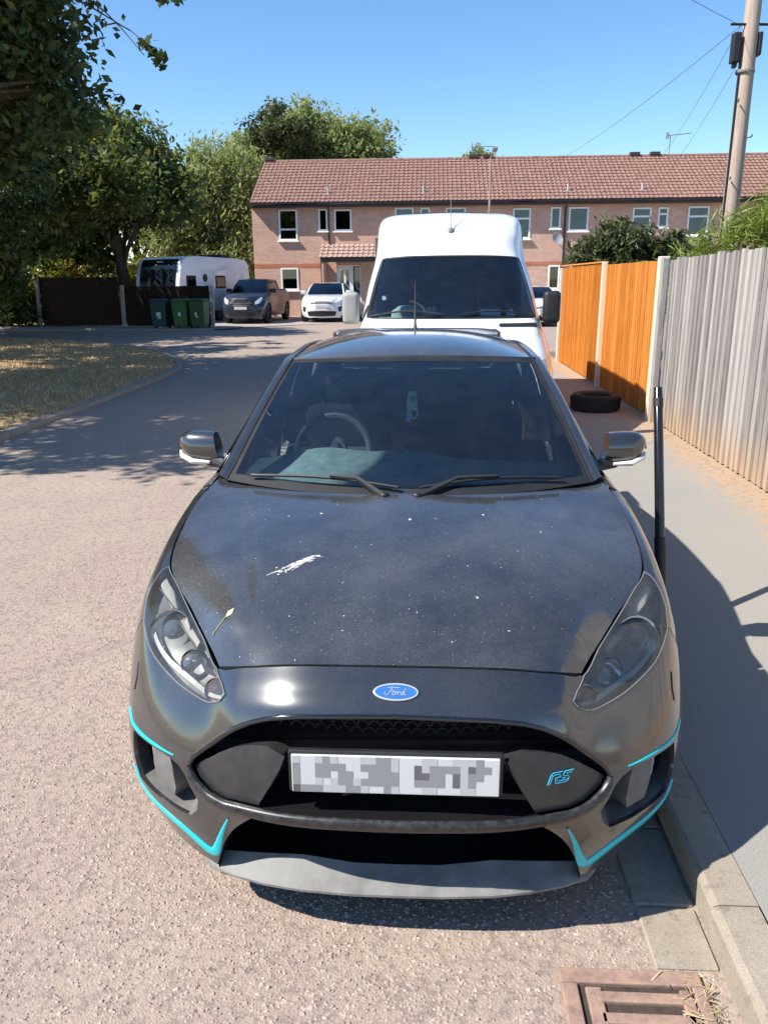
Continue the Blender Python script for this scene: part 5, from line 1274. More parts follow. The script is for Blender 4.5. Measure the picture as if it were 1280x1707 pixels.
# roof skin
def rp_(q, e):
    hw = lerp(.560, .543, e); v_ = lerp(1.99, 3.74, e)+.055*q*q*(1-e)
    w0 = 1.402+.083*math.sin(math.pi*min(1, (e*.92+.0))**.72)-.03*e*e
    return (hw*q, v_, w0-(w0-(1.386+.030*math.sin(math.pi*min(1, e*1.05))-.05*e*e))*abs(q)**2.6)
G_ = np.array([[rp_(q, e) for q in np.linspace(-1, 1, 41)] for e in np.linspace(.005, 1, 31)])
v, f = grid_mesh(G_); roof = obj('roof', mesh('roof', v, f, True), M_BODY, car)
v, f = grid_mesh(np.array([[np.array(rp_(q*.99, e))-[0, 0, .022] for q in np.linspace(-1, 1, 21)] for e in np.linspace(.0, 1, 12)])); obj('roof_lining', mesh('roof_lining', v, f, True), M_SEAT, car)
MB().tube([tuple(np.array(gp(q, 1.0))+[0, .012, -.004]) for q in np.linspace(-1.02, 1.02, 25)], .013, 6).build('header_rail', M_BLACK, car)
# rear window, spoiler
G_ = np.array([[(lerp(.53, .60, r_)*q, lerp(3.76, 4.17, r_)-.03*q*q, lerp(1.37, 1.12, r_)) for q in np.linspace(-1, 1, 15)] for r_ in np.linspace(0, 1, 6)])
v, f = grid_mesh(G_); obj('rear_window', mesh('rear_window', v, f, True), M_SIDEGL, car)
sm = MB()
for sgn in (1,):
    rows_ = []
    for q in np.linspace(-1, 1, 21):
        u = .54*q; lift = .012*(1-abs(q)**6)
        rows_.append([(u, 3.72, 1.365), (u, 3.74, 1.385+lift*.4), (u, 3.9, 1.395+lift), (u, 4.06, 1.40+lift), (u, 4.07, 1.385+lift), (u, 3.92, 1.35)])
    v, f = grid_mesh(np.array(rows_)); sm.add([tuple(x) for x in v], f)
sm.box(-.56, -.538, 3.72, 4.09, 1.31, 1.40).box(.538, .56, 3.72, 4.09, 1.31, 1.40)
sm.build('roof_spoiler', M_BODY2, car, smooth=True)
MB().tube([(-.005, 3.45, 1.44), (-.005, 3.46, 1.47), (-.006, 3.50, 1.74)], [.016, .008, .003], 8).build('aerial', M_BLACK, car, smooth=True)
# side glass
for sg in (1, -1):
    q_ = [(.60, 3.70, 1.352), (.535, 3.74, 1.385), (.525, 3.78, 1.37), (.595, 4.16, 1.125), (.655, 4.02, 1.13), (.70, 3.66, 1.118)]
    obj('rear_pillar', mesh('rear_pillar', [(a*sg, b, c) for a, b, c in q_]+[(a*sg*.9, b-.05, c-.01) for a, b, c in q_], [(0, 1, 2, 3, 4, 5), (6, 7, 8, 9, 10, 11)]), M_BODY2, car)
    for nm, t0, t1 in (('front_side_window', .05, 1.52), ('rear_side_window', 1.55, 2.0)):
        rows_ = []
        for t_ in np.linspace(t0, t1, 22):
            hi_ = pillar_pt(t_, 1); vlo = lerp(1.36, 2.3, t_) if t_ < 1 else lerp(2.3, 3.75, t_-1)
            sidx = np.interp(hi_[1], [1.32, 2.3, 3.1, 3.65, 4.0], [11, 12, 13, 14, 15]); lo = S.P([sidx], [.05])[0]
            if lo[2] > hi_[2]-.01: lo = hi_-np.array([0, 0, .01])
            rows_.append([(lo+(hi_-lo)*k+np.array([.018*math.sin(math.pi*k), 0, 0]))*np.array([sg, 1, 1]) for k in np.linspace(0, 1, 7)])
        v, f = grid_mesh(np.array(rows_)); obj(nm, mesh(nm, v, f, True), M_SIDEGL, car)
# door mirrors
def mirror_(sg):
    prof = []
    for t_ in np.linspace(0, 1, 13):
        x = lerp(.815, .985, t_); k = math.sin(math.pi*min(1, .30+.70*t_)**1.2) if t_ > .6 else 1-.25*(1-t_)**2
        e = (1-max(0, (t_-.55)/.45)**2.6)**.5 if t_ > .55 else 1-.10*((.55-t_)/.55)**2
        ring = []
        for a in np.linspace(0, 2*math.pi, 19)[:-1]:
            ca, sa = math.cos(a), math.sin(a)
            ring.append(((x+.012*sa)*sg, 1.585+.03*t_+ca*abs(ca)**-.25*.062*e if abs(ca) > 1e-6 else 1.585+.03*t_, 1.062-.008*t_+sa*.072*e*(1 if sa > 0 else .95)))
        prof.append(ring)
    n = 18; V = [p for r_ in prof for p in r_]; F = []
    for i in range(12):
        for k in range(n): F.append((i*n+k, i*n+(k+1) % n, (i+1)*n+(k+1) % n, (i+1)*n+k))
    F += [tuple(range(n)), tuple(12*n+k for k in range(n))]
    m_ = MB().add(V, F); o = m_.build('door_mirror', M_BODY2, car, smooth=True)
    MB().tube([(.755*sg, 1.52, .985), (.80*sg, 1.55, 1.0), (.86*sg, 1.575, 1.005)], [.030, .026, .024], 10).build('mirror_foot', M_BLACK, o, smooth=True)
    MB().tube([(.845*sg, 1.538, 1.004), (.92*sg, 1.54, 1.008), (.972*sg, 1.57, 1.026), (.985*sg, 1.60, 1.04)], [.007, .012, .011, .006], 8).build('indicator_strip', simple('clear_indicator', (.66, .62, .56), .2, coat=.6), o, smooth=True)
    MB().box(min(.83*sg, .96*sg), max(.83*sg, .96*sg), 1.648, 1.656, 1.01, 1.115).build('mirror_glass', M_CHROME, o, bevel=.003)
mirror_(1); mirror_(-1)
# wheels
for sg in (1, -1):
    for v_ in (.896, 3.545): build_wheel(car, (.775*sg, v_, .322), .322, .23, sg)
    for v_ in (.896, 3.545):
        a = np.linspace(-.2, math.pi+.2, 20); v, f = grid_mesh(np.array([[(x*sg, v_+.385*math.cos(t_), .318+.385*math.sin(t_)) for x in (.60, .848)] for t_ in a])); obj('arch_liner', mesh('arch_liner', v, f), M_BLACK, car)
# cabin
dsh = MB()
rows_ = []
for q in np.linspace(-1, 1, 41):
    u = .68*q; hump = .055*math.exp(-((u+.36)/.20)**2)+.045*math.exp(-((u+.0)/.17)**2)
    rows_.append([(u, 1.20+.15*q*q, .955), (u, 1.34+.12*q*q, .965+hump*.15), (u, 1.55, .975+hump*.6), (u, 1.68, .985+hump), (u, 1.76, .955+hump*.8), (u, 1.80, .80), (u, 1.70, .55)])
v, f = grid_mesh(np.array(rows_)); obj('dashboard', mesh('dashboard', v, f, True), M_DASH, car)
sw = MB(); Ms = Matrix.Translation((-.36, 1.90, .975)) @ Matrix.Rotation(math.radians(68), 4, 'X')
sw.tube([Ms @ Vector((.17*math.cos(t_), .17*math.sin(t_), 0)) for t_ in np.linspace(0, 2*math.pi, 33)], .017, 8, caps=False)
sw.box(-.17, .17, -.022, .022, -.01, .01, Ms).box(-.022, .022, -.17, 0, -.01, .01, Ms).lathe([(.001, .03), (.06, .025), (.075, 0), (.06, -.03)], 16, M=Ms)
sw.tube([(-.36, 1.9, 1.0), (-.36, 1.65, .88)], .04, 8)
sw.build('steering_wheel', simple('grey_leather', (.05, .053, .055), .55), car, smooth=True)
for su in (-.36, .36):
    st = MB().box(su-.25, su+.25, 2.15, 2.65, .30, .50).box(su-.24, su+.24, 2.60, 2.75, .45, 1.08, Matrix.Translation((0, .0, 0))).build('seat', M_SEAT, car, bevel=.06, smooth=True)
    MB().box(su-.13, su+.13, 2.68, 2.78, 1.10, 1.27).build('headrest', M_SEAT, st, bevel=.04, smooth=True)
MB().box(-.62, .62, 3.1, 3.25, .4, 1.0).build('rear_seat', M_SEAT, car, bevel=.05, smooth=True)
MB().box(-.70, .70, 1.3, 4.0, .24, .28).build('cabin_floor', M_SEAT, car)
MB().box(-.115, .115, 1.832, 1.862, 1.225, 1.29).build('interior_mirror', M_BLACK, car, bevel=.012, smooth=True)
MB().tube([(0, 1.845, 1.28), (0, 1.83, 1.335)], .012, 8).build('mirror_stem', M_BLACK, car)
# charm that hangs from the interior mirror
fr = thing('air_freshener', 'pale yellow and white charm hanging from the mirror inside the windscreen', 'air freshener', (CARX+.008, CARY+1.815, 1.125))
fc = MB()
fc.prism([(-.021, .055), (.021, .055), (.024, .075), (.021, .128), (.012, .142), (-.012, .142), (-.021, .128), (-.024, .075)], -.006, .006, 'y').build('tag_body', simple('cream_plastic', (.75, .74, .66), .4), fr, bevel=.003)
MB().lathe([(.001, -.009), (.013, -.009), (.015, -.006), (.015, .0)], 20, 'y', Matrix.Translation((0, 0, .112))).build('tag_disc', simple('tan_disc', (.55, .42, .20), .5), fr)
MB().tube([(.008+.016*math.cos(t_), -.002, .047+.026*math.sin(t_)) for t_ in np.linspace(0, 2*math.pi, 21)], .004, 6, caps=False).build('ring', simple('pale_aqua', (.55, .72, .72), .3), fr)
MB().prism([(-.030, .015), (-.014, .004), (-.006, .02), (-.008, .055), (-.024, .06)], -.004, .003, 'y').build('feather', simple('pale_blue_feather', (.42, .5, .6), .6), fr)
MB().tube([(0, 0, .142), (0, .012, .165)], .0012, 4).build('string', M_BLACK, fr)
# the bird mess and a twig lying on the bonnet
def hood_pt(u, v):
    d = (HP[..., 0]-u)**2+(HP[..., 1]-v)**2; i, j = np.unravel_index(d.argmin(), d.shape)
    i = min(max(i, 2), HP.shape[0]-3); j = min(max(j, 2), HP.shape[1]-3)
    a = HP[i+1, j]-HP[i-1, j]; b = HP[i, j+1]-HP[i, j-1]; n_ = np.cross(b, a); n_ = n_*np.sign(n_[2]); n_ /= np.linalg.norm(n_)
    z = HP[i, j, 2]-((u-HP[i, j, 0])*n_[0]+(v-HP[i, j, 1])*n_[1])/n_[2]; return np.array([u, v, z])
def splat(pts, name, mat, parent, off=.0012):
    c = np.mean(pts, 0); P_ = [hood_pt(*p) for p in pts]+[hood_pt(*c)]; n = len(pts); V = [tuple(p+[0, 0, off]) for p in P_[:-1]]+[tuple(P_[-1]+[0, 0, off*1.8])]
    return obj(name, mesh(name, V, [(i, (i+1) % n, n) for i in range(n)]), mat, parent)
def blob(cx, cy, rx, ry, rot, n=14, j=.35):
    out = []
    for k in range(n):
        a = 2*math.pi*k/n; r_ = 1+random.uniform(-j, j); x, y = rx*r_*math.cos(a), ry*r_*math.sin(a); out.append((cx+x*math.cos(rot)-y*math.sin(rot), cy+x*math.sin(rot)+y*math.cos(rot)))
    return out
M_BIRD = simple('bird_lime', (.40, .39, .38), .8, var=.55, scale=90)
BX, BY = -.325, .565
for dx, dy, rx, ry, rot in ((0, .0, .024, .013, .6), (.030, .024, .030, .012, .62), (.018, .006, .022, .006, .7), (-.028, -.018, .026, .005, .72), (-.060, -.044, .020, .003, .62), (-.016, -.026, .010, .006, 1.2), (-.040, -.040, .007, .005, .3), (.062, .046, .008, .006, 0), (.006, -.020, .018, .003, 1.0), (-.056, -.018, .003, .003, 0), (-.024, -.040, .010, .0025, 1.9), (.044, .014, .012, .003, .8), (-.044, -.054, .004, .003, 0), (.074, .040, .005, .0015, .2)):
    splat(blob(BX+dx, BY+dy, rx, ry, rot, 18, .5), 'bird_dropping', M_BIRD, bonnet)
for dx, dy, r_ in ((-.289, .916, .004), (.019, .858, .0045), (.269, .915, .004), (.105, .873, .0025), (-.40, .90, .003), (.2, .56, .002), (.36, .66, .002), (-.10, .68, .002), (-.17, .46, .002), (.22, .40, .003), (.05, .33, .002), (.45, .80, .0025), (.30, .28, .002)):
    splat(blob(dx, dy, r_, r_*1.5, random.uniform(0, 3), 9), 'bird_dropping', M_BIRD, bonnet)
a_, b_ = hood_pt(-.535, .345), hood_pt(-.50, .365)
lf = thing('fallen_seed', 'dry winged seed on a thin stalk lying on the black bonnet', 'seed', (CARX-.535, CARY+.345, a_[2]))
d_ = b_-a_; MB().tube([(0, 0, .004), tuple(d_*.5+[0, 0, .004]), tuple(d_+[0, 0, .004])], .0014, 5).build('stalk', M_STRAW, lf)
e_ = hood_pt(-.478, .385)-a_; n1 = np.array([.007, -.006, .001])
obj('wing', mesh('wing', [tuple(d_+[0, 0, .003]), tuple((d_+e_)/2+n1), tuple(e_+[0, 0, .004]), tuple((d_+e_)/2-n1+[0, 0, .006])], [(0, 1, 2, 3)]), simple('pale_seed_wing', (.42, .38, .27), .7), lf)

# ================================================================== WHITE VAN
VX, VY = .238, 7.02
van = thing('panel_van', 'white high roofed panel van parked behind the black hatchback', 'van', (VX, VY, 0))
def vrow(pts): return pts
V0 = [(0, 2.7, 2.47), (0, 2.02, 2.405), (0, 1.78, 2.24), (0, 1.62, 2.0), (0, 1.28, 1.68), (0, .93, 1.36), (0, .5, 1.22), (0, .12, 1.06), (0, .03, .8), (0, 0, .5), (0, .06, .25)]
V1 = [(.42, 2.7, 2.46), (.42, 2.04, 2.395), (.42, 1.80, 2.23), (.43, 1.64, 1.995), (.45, 1.31, 1.68), (.46, .97, 1.36), (.46, .53, 1.215), (.45, .14, 1.055), (.45, .05, .8), (.46, .02, .5), (.45, .08, .25)]
V2 = [(.62, 2.72, 2.45), (.62, 2.08, 2.385), (.63, 1.86, 2.22), (.655, 1.72, 1.98), (.715, 1.42, 1.67), (.77, 1.09, 1.36), (.75, .62, 1.2), (.72, .22, 1.04), (.72, .12, .8), (.74, .08, .5), (.72, .14, .25)]
V3 = [(.745, 2.75, 2.41), (.74, 2.16, 2.345), (.735, 1.96, 2.19), (.74, 1.86, 1.97), (.81, 1.58, 1.67), (.872, 1.28, 1.36), (.87, .78, 1.17), (.86, .38, 1.02), (.88, .28, .8), (.9, .24, .5), (.88, .28, .25)]
V4 = [(.80, 2.8, 2.30), (.795, 2.4, 2.25), (.795, 2.22, 2.12), (.81, 2.1, 1.95), (.88, 1.95, 1.67), (.935, 1.75, 1.36), (.955, 1.3, 1.17), (.96, 1.0, 1.02), (.97, .9, .8), (.97, .9, .5), (.95, .9, .25)]
V5 = [(u, 3.3, w) for u, v, w in [(.80, 0, 2.32), (.80, 0, 2.24), (.81, 0, 2.11), (.83, 0, 1.95), (.90, 0, 1.67), (.95, 0, 1.36), (.965, 0, 1.17), (.97, 0, 1.02), (.975, 0, .8), (.975, 0, .5), (.95, 0, .25)]]
V6 = [(u, 5.7, w) for u, v, w in V5]
V7 = [(.70, 5.85, 2.26), (.72, 5.86, 2.18), (.74, 5.87, 2.08), (.78, 5.88, 1.95), (.85, 5.9, 1.67), (.9, 5.9, 1.36), (.91, 5.9, 1.17), (.92, 5.9, 1.02), (.92, 5.9, .8), (.92, 5.9, .5), (.9, 5.88, .25)]
V8 = [(0, 5.9, w) for u, v, w in V7]
VS = Surf([V0, V1, V2, V3, V4, V5, V6, V7, V8], wrap=True)
WSC = [(0, 3.10), (1, 3.10), (2, 3.09), (2.55, 3.12), (2.74, 3.22), (2.82, 3.6), (2.84, 4.3), (2.84, 4.80), (2.72, 4.93), (2, 4.96), (1, 4.96), (0, 4.96)]
WSC = WSC+mirror_poly(WSC)[1:-1]
SIDEW = [(3.35, 3.35), (4.55, 3.2), (4.75, 3.3), (4.75, 4.7), (3.45, 4.75), (3.2, 4.3)]
def circ(surf, v0, w0, r, s0, s1, n=28): 
    S_, T_ = np.meshgrid(np.linspace(s0, s1, 300), np.linspace(6, 10, 260), indexing='ij'); P = surf.P(S_.ravel(), T_.ravel()); out = []
    for a in np.linspace(math.pi*1.08, -.08*math.pi, n):
        d = (P[:, 1]-(v0+r*math.cos(a)))**2+(P[:, 2]-(w0+r*math.sin(a)))**2; k = d.argmin(); out.append((float(S_.ravel()[k]), min(9.9, float(T_.ravel()[k]))))
    return out
patch(VS, 'front_shell', [(0, .02), (3, .02), (3.9, .02), (3.9, 9.98), (3, 9.98), (0, 9.98), (-3, 9.98), (-3.9, 9.98), (-3.9, .02), (-3, .02)], M_WHITE, van, holes=[WSC, [(-.4+a*.4, b) for a, b in [(0, 0)]] if False else SIDEW[:0] or [(1.0, 7.25), (1.6, 7.3), (1.6, 8.3), (0, 8.35), (-1.6, 8.3), (-1.6, 7.3), (0, 7.22)]], ds=.12, dt=.2)
for sg in (1, -1):
    a1 = [(3.93, .02), (5, .02), (6.1, .02), (6.1, 9.98), (5.2, 9.98), (3.93, 9.98)]
    patch(VS, 'side_panel', a1 if sg > 0 else mirror_poly(a1), M_WHITE, van, ds=.2, dt=.4)
    sw_ = [(4.0, 3.2), (4.55, 3.1), (4.62, 4.6), (3.98, 4.7)]
    patch(VS, 'side_window', sw_ if sg > 0 else mirror_poly(sw_), M_SIDEGL, van, off=.004, ds=.1, dt=.2)
patch(VS, 'rear_doors', [(6.13, .02), (8, .02), (9.87, .02), (9.87, 9.98), (8, 9.98), (6.13, 9.98)], M_WHITE, van, ds=.25, dt=.5)
# roof skin
V_ = []; rws = []
for s_ in np.r_[np.linspace(0, 6.0, 25)]:
    e = VS.P([s_], [.03])[0]; rws.append([(e[0]*q, max(e[1], 2.69), e[2]+.02*(1-q*q) if s_ < 4 else e[2]+.20*(1-abs(q)**2.2)) for q in np.linspace(-1, 1, 17)])
rws = []
for v_ in np.linspace(2.69, 5.86, 24):
    sx = np.interp(v_, [2.69, 2.8, 3.3, 5.7, 5.86], [2.9, 4.0, 5, 6, 6.6]); e = VS.P([sx], [.03])[0]
    rws.append([(abs(e[0])*q, v_, e[2]+(2.475-e[2])*(1-abs(q)**3.2)) for q in np.linspace(-1, 1, 21)])
v, f = grid_mesh(np.array(rws)); obj('roof_panel', mesh('roof_panel', v, f, True), M_WHITE, van)
M_VSCREEN = glass('van_windscreen_glass', (.74, .86, .88), 1.75, haze=.012, hazecol=(.4, .43, .43))
vw = patch(VS, 'windscreen', WSC, M_VSCREEN, van, off=-.003, depth=.004, ds=.15, dt=.2)
def vstrip(pts, w, nm, mt, par, off=.002): return strip(VS, nm, [(a, b, w) for a, b in pts], mt, par, off=off)
vstrip(WSC+[WSC[0]], .010, 'rubber_seal', M_BLACK, vw, .001)
gp_ = [(1.0, 7.25), (1.6, 7.3), (1.6, 8.3), (0, 8.35), (-1.6, 8.3), (-1.6, 7.3), (0, 7.22)]
patch(VS, 'grille', gp_, M_BLACK, van, off=-.02, depth=.02, ds=.2, dt=.2)
patch(VS, 'cowl_vent', [(1.02, 5.18), (2.45, 5.18), (2.5, 5.28), (2.45, 5.38), (1.02, 5.38), (.97, 5.28)], M_BLACK, van, off=.004, depth=.01, ds=.1, dt=.1)
patch(VS, 'front_bumper', [(-3.9, 8.6), (0, 8.6), (3.9, 8.6), (3.9, 9.9), (0, 9.9), (-3.9, 9.9)], M_GREYPL, van, off=.03, depth=.03, ds=.25, dt=.3)
for sg in (1, -1):
    p = [(2.1, 7.1), (3.2, 6.75), (3.5, 7.6), (3.0, 8.1), (2.1, 8.1)]
    patch(VS, 'headlight', p if sg > 0 else mirror_poly(p), simple('lamp_glass', (.5, .52, .54), .12, .3, coat=1), van, off=.008, depth=.012, ds=.15, dt=.15)
    # mirrors
    arm = MB().tube([(.93*sg, 1.42, 1.36), (.99*sg, 1.38, 1.35), (1.0*sg, 1.36, 1.36)], .035, 8).build('mirror_arm', M_BLACK, van)
    MB().box(min(.955*sg, 1.09*sg)-.02, max(.955*sg, 1.09*sg)+.02, 1.30, 1.42, 1.30, 1.62).build('door_mirror', simple('mirror_shell_sunlit', (.30, .29, .27), .55) if sg < 0 else M_BLACK, van, bevel=.045, smooth=True, seg=4)  # sunlit left shell is painted lighter, the shaded right one black
    for v_ in (1.05, 4.6): build_wheel(van, (.86*sg, v_, .34), .34, .22, sg, rimmat=M_GREYPL)
# windscreen furniture
rows_ = [[(q*.86, 1.02+.3*q*q, 1.33), ] for q in (0,)]
dm = MB(); rws = []
for q in np.linspace(-1, 1, 21): rws.append([(q*.82, 1.0+.22*q*q, 1.33), (q*.80, 1.30+.15*q*q, 1.37), (q*.80, 1.52, 1.36), (q*.80, 1.58, 1.2), (q*.80, 1.5, .8)])
v, f = grid_mesh(np.array(rws)); obj('dashboard', mesh('dashboard', v, f, True), M_DASH, van)
MB().box(-.84, .84, 2.55, 2.6, .4, 2.2).build('bulkhead', simple('dark_bulkhead', (.05, .055, .06), .8), van)
for su in (-.45, .1, .5): MB().box(su-.2, su+.2, 2.3, 2.45, .9, 1.75).build('seat', M_SEAT, van, bevel=.06, smooth=True)
tw_ = MB(); Ms = Matrix.Translation((-.45, 1.72, 1.35)) @ Matrix.Rotation(math.radians(52), 4, 'X')
tw_.tube([Ms @ Vector((.2*math.cos(t_), .2*math.sin(t_), 0)) for t_ in np.linspace(0, 2*math.pi, 25)], .018, 6, caps=False); tw_.box(-.19, .19, -.02, .02, -.01, .01, Ms); tw_.build('steering_wheel', M_BLACK, van)
pp = tag(MB().box(-.10, .10, -.003, .003, 0, .075, Matrix.Rotation(math.radians(-40), 4, 'X')).build('paper_notice', simple('white_paper', (.8, .82, .82), .7), None, loc=(VX+.39, VY+1.16, 1.39)), 'white paper notice lying on the van dashboard', 'paper')
tag(MB().box(-.05, .05, -.05, .05, 0, .05).add([(-.03, -.03, .05), (.03, -.03, .05), (0, .01, .09)], [(0, 1, 2)]).build('crumpled_wrapper', simple('white_paper', (.8, .82, .82), .7), None, bevel=.015, loc=(VX+.60, VY+1.24, 1.372)), 'small crumpled white wrapper on the van dashboard', 'wrapper')
tag(MB().lathe([(.001, -.004), (.022, -.004), (.022, .004), (.001, .004)], 18, 'y').build('permit_disc', simple('white_paper', (.8, .82, .82), .7), None, loc=(VX-.68, VY+1.335, 1.56)), 'round white permit disc stuck inside the van windscreen', 'permit')
gl = thing('work_gloves', 'pale crumpled work gloves piled on the van dashboard', 'gloves', (VX-.20, VY+1.27, 1.36))
g_ = MB()
for k in range(5): g_.tube([(-.05+.02*k, 0, .02), (-.055+.025*k, .01, .07+.015*(k % 3)), (-.05+.027*k, .02, .10+.02*(k % 2))], [.014, .013, .008], 7)
g_.lathe([(.001, .0), (.06, .0), (.075, .03), (.05, .06), (.001, .065)], 12); g_.build('glove', simple('cream_glove', (.45, .40, .30), .9), gl, smooth=True)
MB().lathe([(.001, 0), (.16, 0), (.15, .07), (.08, .12), (.001, .13)], 14, M=Matrix.Translation((-.25, .05, 0))).build('cloth', simple('grey_cloth', (.28, .32, .32), .9), gl, smooth=True)
for sg in (1, -1):
    P_ = [VS.P([sg*(.2+.5*k)], [4.86-.10*math.sin(k*1.1)])[0]+VS.N([sg*(.2+.5*k)], [4.86])[0]*.02 for k in range(5)]
    MB().tube([tuple(p) for p in P_], .009, 6).build('wiper', M_BLACK, van)
pa = VS.P([0], [2.05])[0]; na = VS.N([0], [2.05])[0]
va = MB().lathe([(.001, .022), (.02, .020), (.034, .008), (.036, 0)], 14, M=Matrix.Translation(pa) @ Vector(na).to_track_quat('Z', 'Y').to_matrix().to_4x4()).build('aerial_base', M_GREYPL, van, smooth=True)
MB().tube([tuple(pa+na*.02), tuple(pa+np.array([0, .02, .10])), tuple(pa+np.array([.0, .06, .30]))], [.007, .005, .003], 6).build('aerial_rod', M_GREYPL, va)

# ================================================================== PARKED CARS BY THE HOUSES
def make_car(name, label, cat, loc, rz, su, sv, hood, belt, roof_h, paint_m, kind, group, lampcol=(.5, .52, .54)):
    r = thing(name, label, cat, loc, rz, group)
    def wz(w): return np.where(w < .75, w*hood/.75, hood+(w-.75)*(belt-hood)/(1.0-.75))
    def warp(A):
        B = A.copy(); B[..., 0] = A[..., 0]*su; B[..., 1] = A[..., 1]*sv; B[..., 2] = wz(A[..., 2])
        if kind == 'pickup':   # squarer shoulders and a blunter nose
            B[..., 1] = np.where(A[..., 1] < 1.0, A[..., 1]*sv*.8+.05*(A[..., 2] > .6), B[..., 1])
        return B
    Sx = Surf(COLS, warp)
    RW = .36*(1.08 if kind == 'pickup' else 1.0)
    fa = arch_poly(Sx, .896*sv*(.93 if kind == 'pickup' else 1), RW, RW*1.14, math.pi*1.1, -.1*math.pi, 6.9, 11.2, 30)
    ra = arch_poly(Sx, 3.545*sv, RW, RW*1.14, math.pi*1.1, -.1*math.pi, 12.4, 15.8, 30)
    def side(sg):
        fr_ = [p for p in fa if p[1] < 6.93]; re_ = [p for p in ra if p[1] < 6.93]
        return [(16.6, .03), (16.6, 6.98), (re_[-1][0]+.03, 6.98)]+re_[::-1]+[(re_[0][0]-.03, 6.98), (fr_[-1][0]+.03, 6.98)]+fr_[::-1]+[(fr_[0][0]-.03, 6.98)]
    bot = side(1)
    top = [(float(x), .03) for x in np.arange(0, 16.6, .5)]
    right = top+bot+[(2, 6.98), (0, 6.98)]
    full_ = right+[(-a, b) for a, b in right[::-1]][1:-1]
    patch(Sx, 'body', full_, paint_m, r, ds=.22, dt=.3)
    patch(Sx, 'tailgate', [(16.63, .03), (18, .03), (19.37, .03), (19.37, 6.98), (18, 6.98), (16.63, 6.98)], paint_m, r, ds=.4, dt=.5)
    build_hood(hood_grid(warp), paint_m, r, .02, na=40, nb=30)
    MB().box(-.66*su, .66*su, .3*sv, 4.0*sv, RW*.7, RW*.85).build('underbody', M_BLACK, r)
    # face
    if kind == 'suv':
        g_ = [(-2.2, 2.0), (0, 1.9), (2.2, 2.0), (2.0, 2.75), (0, 2.8), (-2.0, 2.75)]; lo_ = [(-3.3, 5.3), (0, 5.1), (3.3, 5.3), (3.0, 6.5), (0, 6.7), (-3.0, 6.5)]
        hp_ = [(2.35, 1.95), (3.2, 1.6), (5.2, 1.3), (6.2, 1.5), (5.0, 2.2), (3.2, 2.75), (2.4, 2.6)]; pz = (3.1, 3.9)
        vent = [(3.7, 3.8), (5.2, 3.6), (5.0, 5.2), (4.1, 5.5)]
    else:
        g_ = [(-2.9, 1.5), (0, 1.35), (2.9, 1.5), (2.6, 3.8), (0, 4.0), (-2.6, 3.8)]; lo_ = [(-3.2, 5.6), (0, 5.5), (3.2, 5.6), (2.9, 6.6), (0, 6.7), (-2.9, 6.6)]
        hp_ = [(3.1, 1.7), (4.2, 1.3), (5.6, 1.2), (5.7, 2.2), (4.6, 3.0), (3.1, 3.2)]; pz = (4.1, 4.8)
        vent = [(3.6, 4.9), (4.9, 4.8), (4.8, 5.8), (3.8, 6.0)]
    gr_ = patch(Sx, 'grille', g_, M_BLACK, r, off=.006, depth=.01, ds=.3, dt=.3)
    for k in range(3):
        tt = g_[1][1]+(g_[4][1]-g_[1][1])*(k+1)/4; tubepath(Sx, [(-2.0, tt), (0, tt), (2.0, tt)], .012, .012, 'grille_bar', M_GREYPL if kind == 'suv' else M_GLOSSBLACK, gr_, ds=.3)
    patch(Sx, 'lower_intake', lo_, M_BLACK, r, off=.006, depth=.01, ds=.3, dt=.3)
    for sg in (1, -1):
        hl_ = patch(Sx, 'headlight', hp_ if sg > 0 else mirror_poly(hp_), simple('lamp_glass', (.5, .52, .54), .12, .3, coat=1), r, off=.008, depth=.012, ds=.25, dt=.25)
        patch(Sx, 'air_vent', vent if sg > 0 else mirror_poly(vent), M_BLACK, r, off=.006, depth=.01, ds=.3, dt=.3)
    pv = Sx.P([0], [sum(pz)/2])[0]
    MB().box(-.26, .26, pv[1]-.025, pv[1]-.012, pv[2]-.055, pv[2]+.055).build('number_plate', M_PLATE, r)
    mk = MB()
    for k in range(7): mk.box(-.21+k*.062+(.02 if k > 3 else 0), -.21+k*.062+.04+(.02 if k > 3 else 0), pv[1]-.0275, pv[1]-.0255, pv[2]-.035, pv[2]+.035)
    stuff(mk.build('blurred_print', MATS['plate_grey_light'], r))
    # greenhouse
    vb, vt, ve = 1.06*sv, (1.95*sv if kind == 'suv' else 1.75*sv), (3.85*sv if kind == 'suv' else 2.95*sv)
    zb, zt = float(wz(np.array(.985))), roof_h
    wb_, wt_ = .74*su, .60*su
    G1 = np.array([[((lerp(wb_, wt_, k)-.03)*q, lerp(vb+.18*q*q, vt+.06*q*q, k)-.02*math.sin(math.pi*k), lerp(zb, zt-.05, k)+.03*math.sin(math.pi*k)) for q in np.linspace(-1, 1, 15)] for k in np.linspace(0, 1, 9)])
    v, f = grid_mesh(G1); obj('windscreen', mesh('windscreen', v, f, True), glass('parked_car_glass', (.10, .12, .14), 1.75), r)
    G2 = np.array([[(lerp(wt_, wt_*.97, e)*q, lerp(vt, ve, e)+.05*q*q*(1-e), zt-.05*(1-e)**4-.04*e*e-.05*abs(q)**3) for q in np.linspace(-1, 1, 15)] for e in np.linspace(0, 1, 12)])
    v, f = grid_mesh(G2); obj('roof', mesh('roof', v, f, True), paint_m if kind != 'suv' else M_GLOSSBLACK if False else paint_m, r)
    rb = (4.15*sv if kind == 'suv' else 3.05*sv)
    G3 = np.array([[(lerp(wt_*.97, wb_*.92, k)*q, lerp(ve, rb, k), lerp(zt-.09, zb+.1, k)) for q in np.linspace(-1, 1, 9)] for k in np.linspace(0, 1, 5)])
    v, f = grid_mesh(G3); obj('rear_window', mesh('rear_window', v, f, True), M_SIDEGL, r)
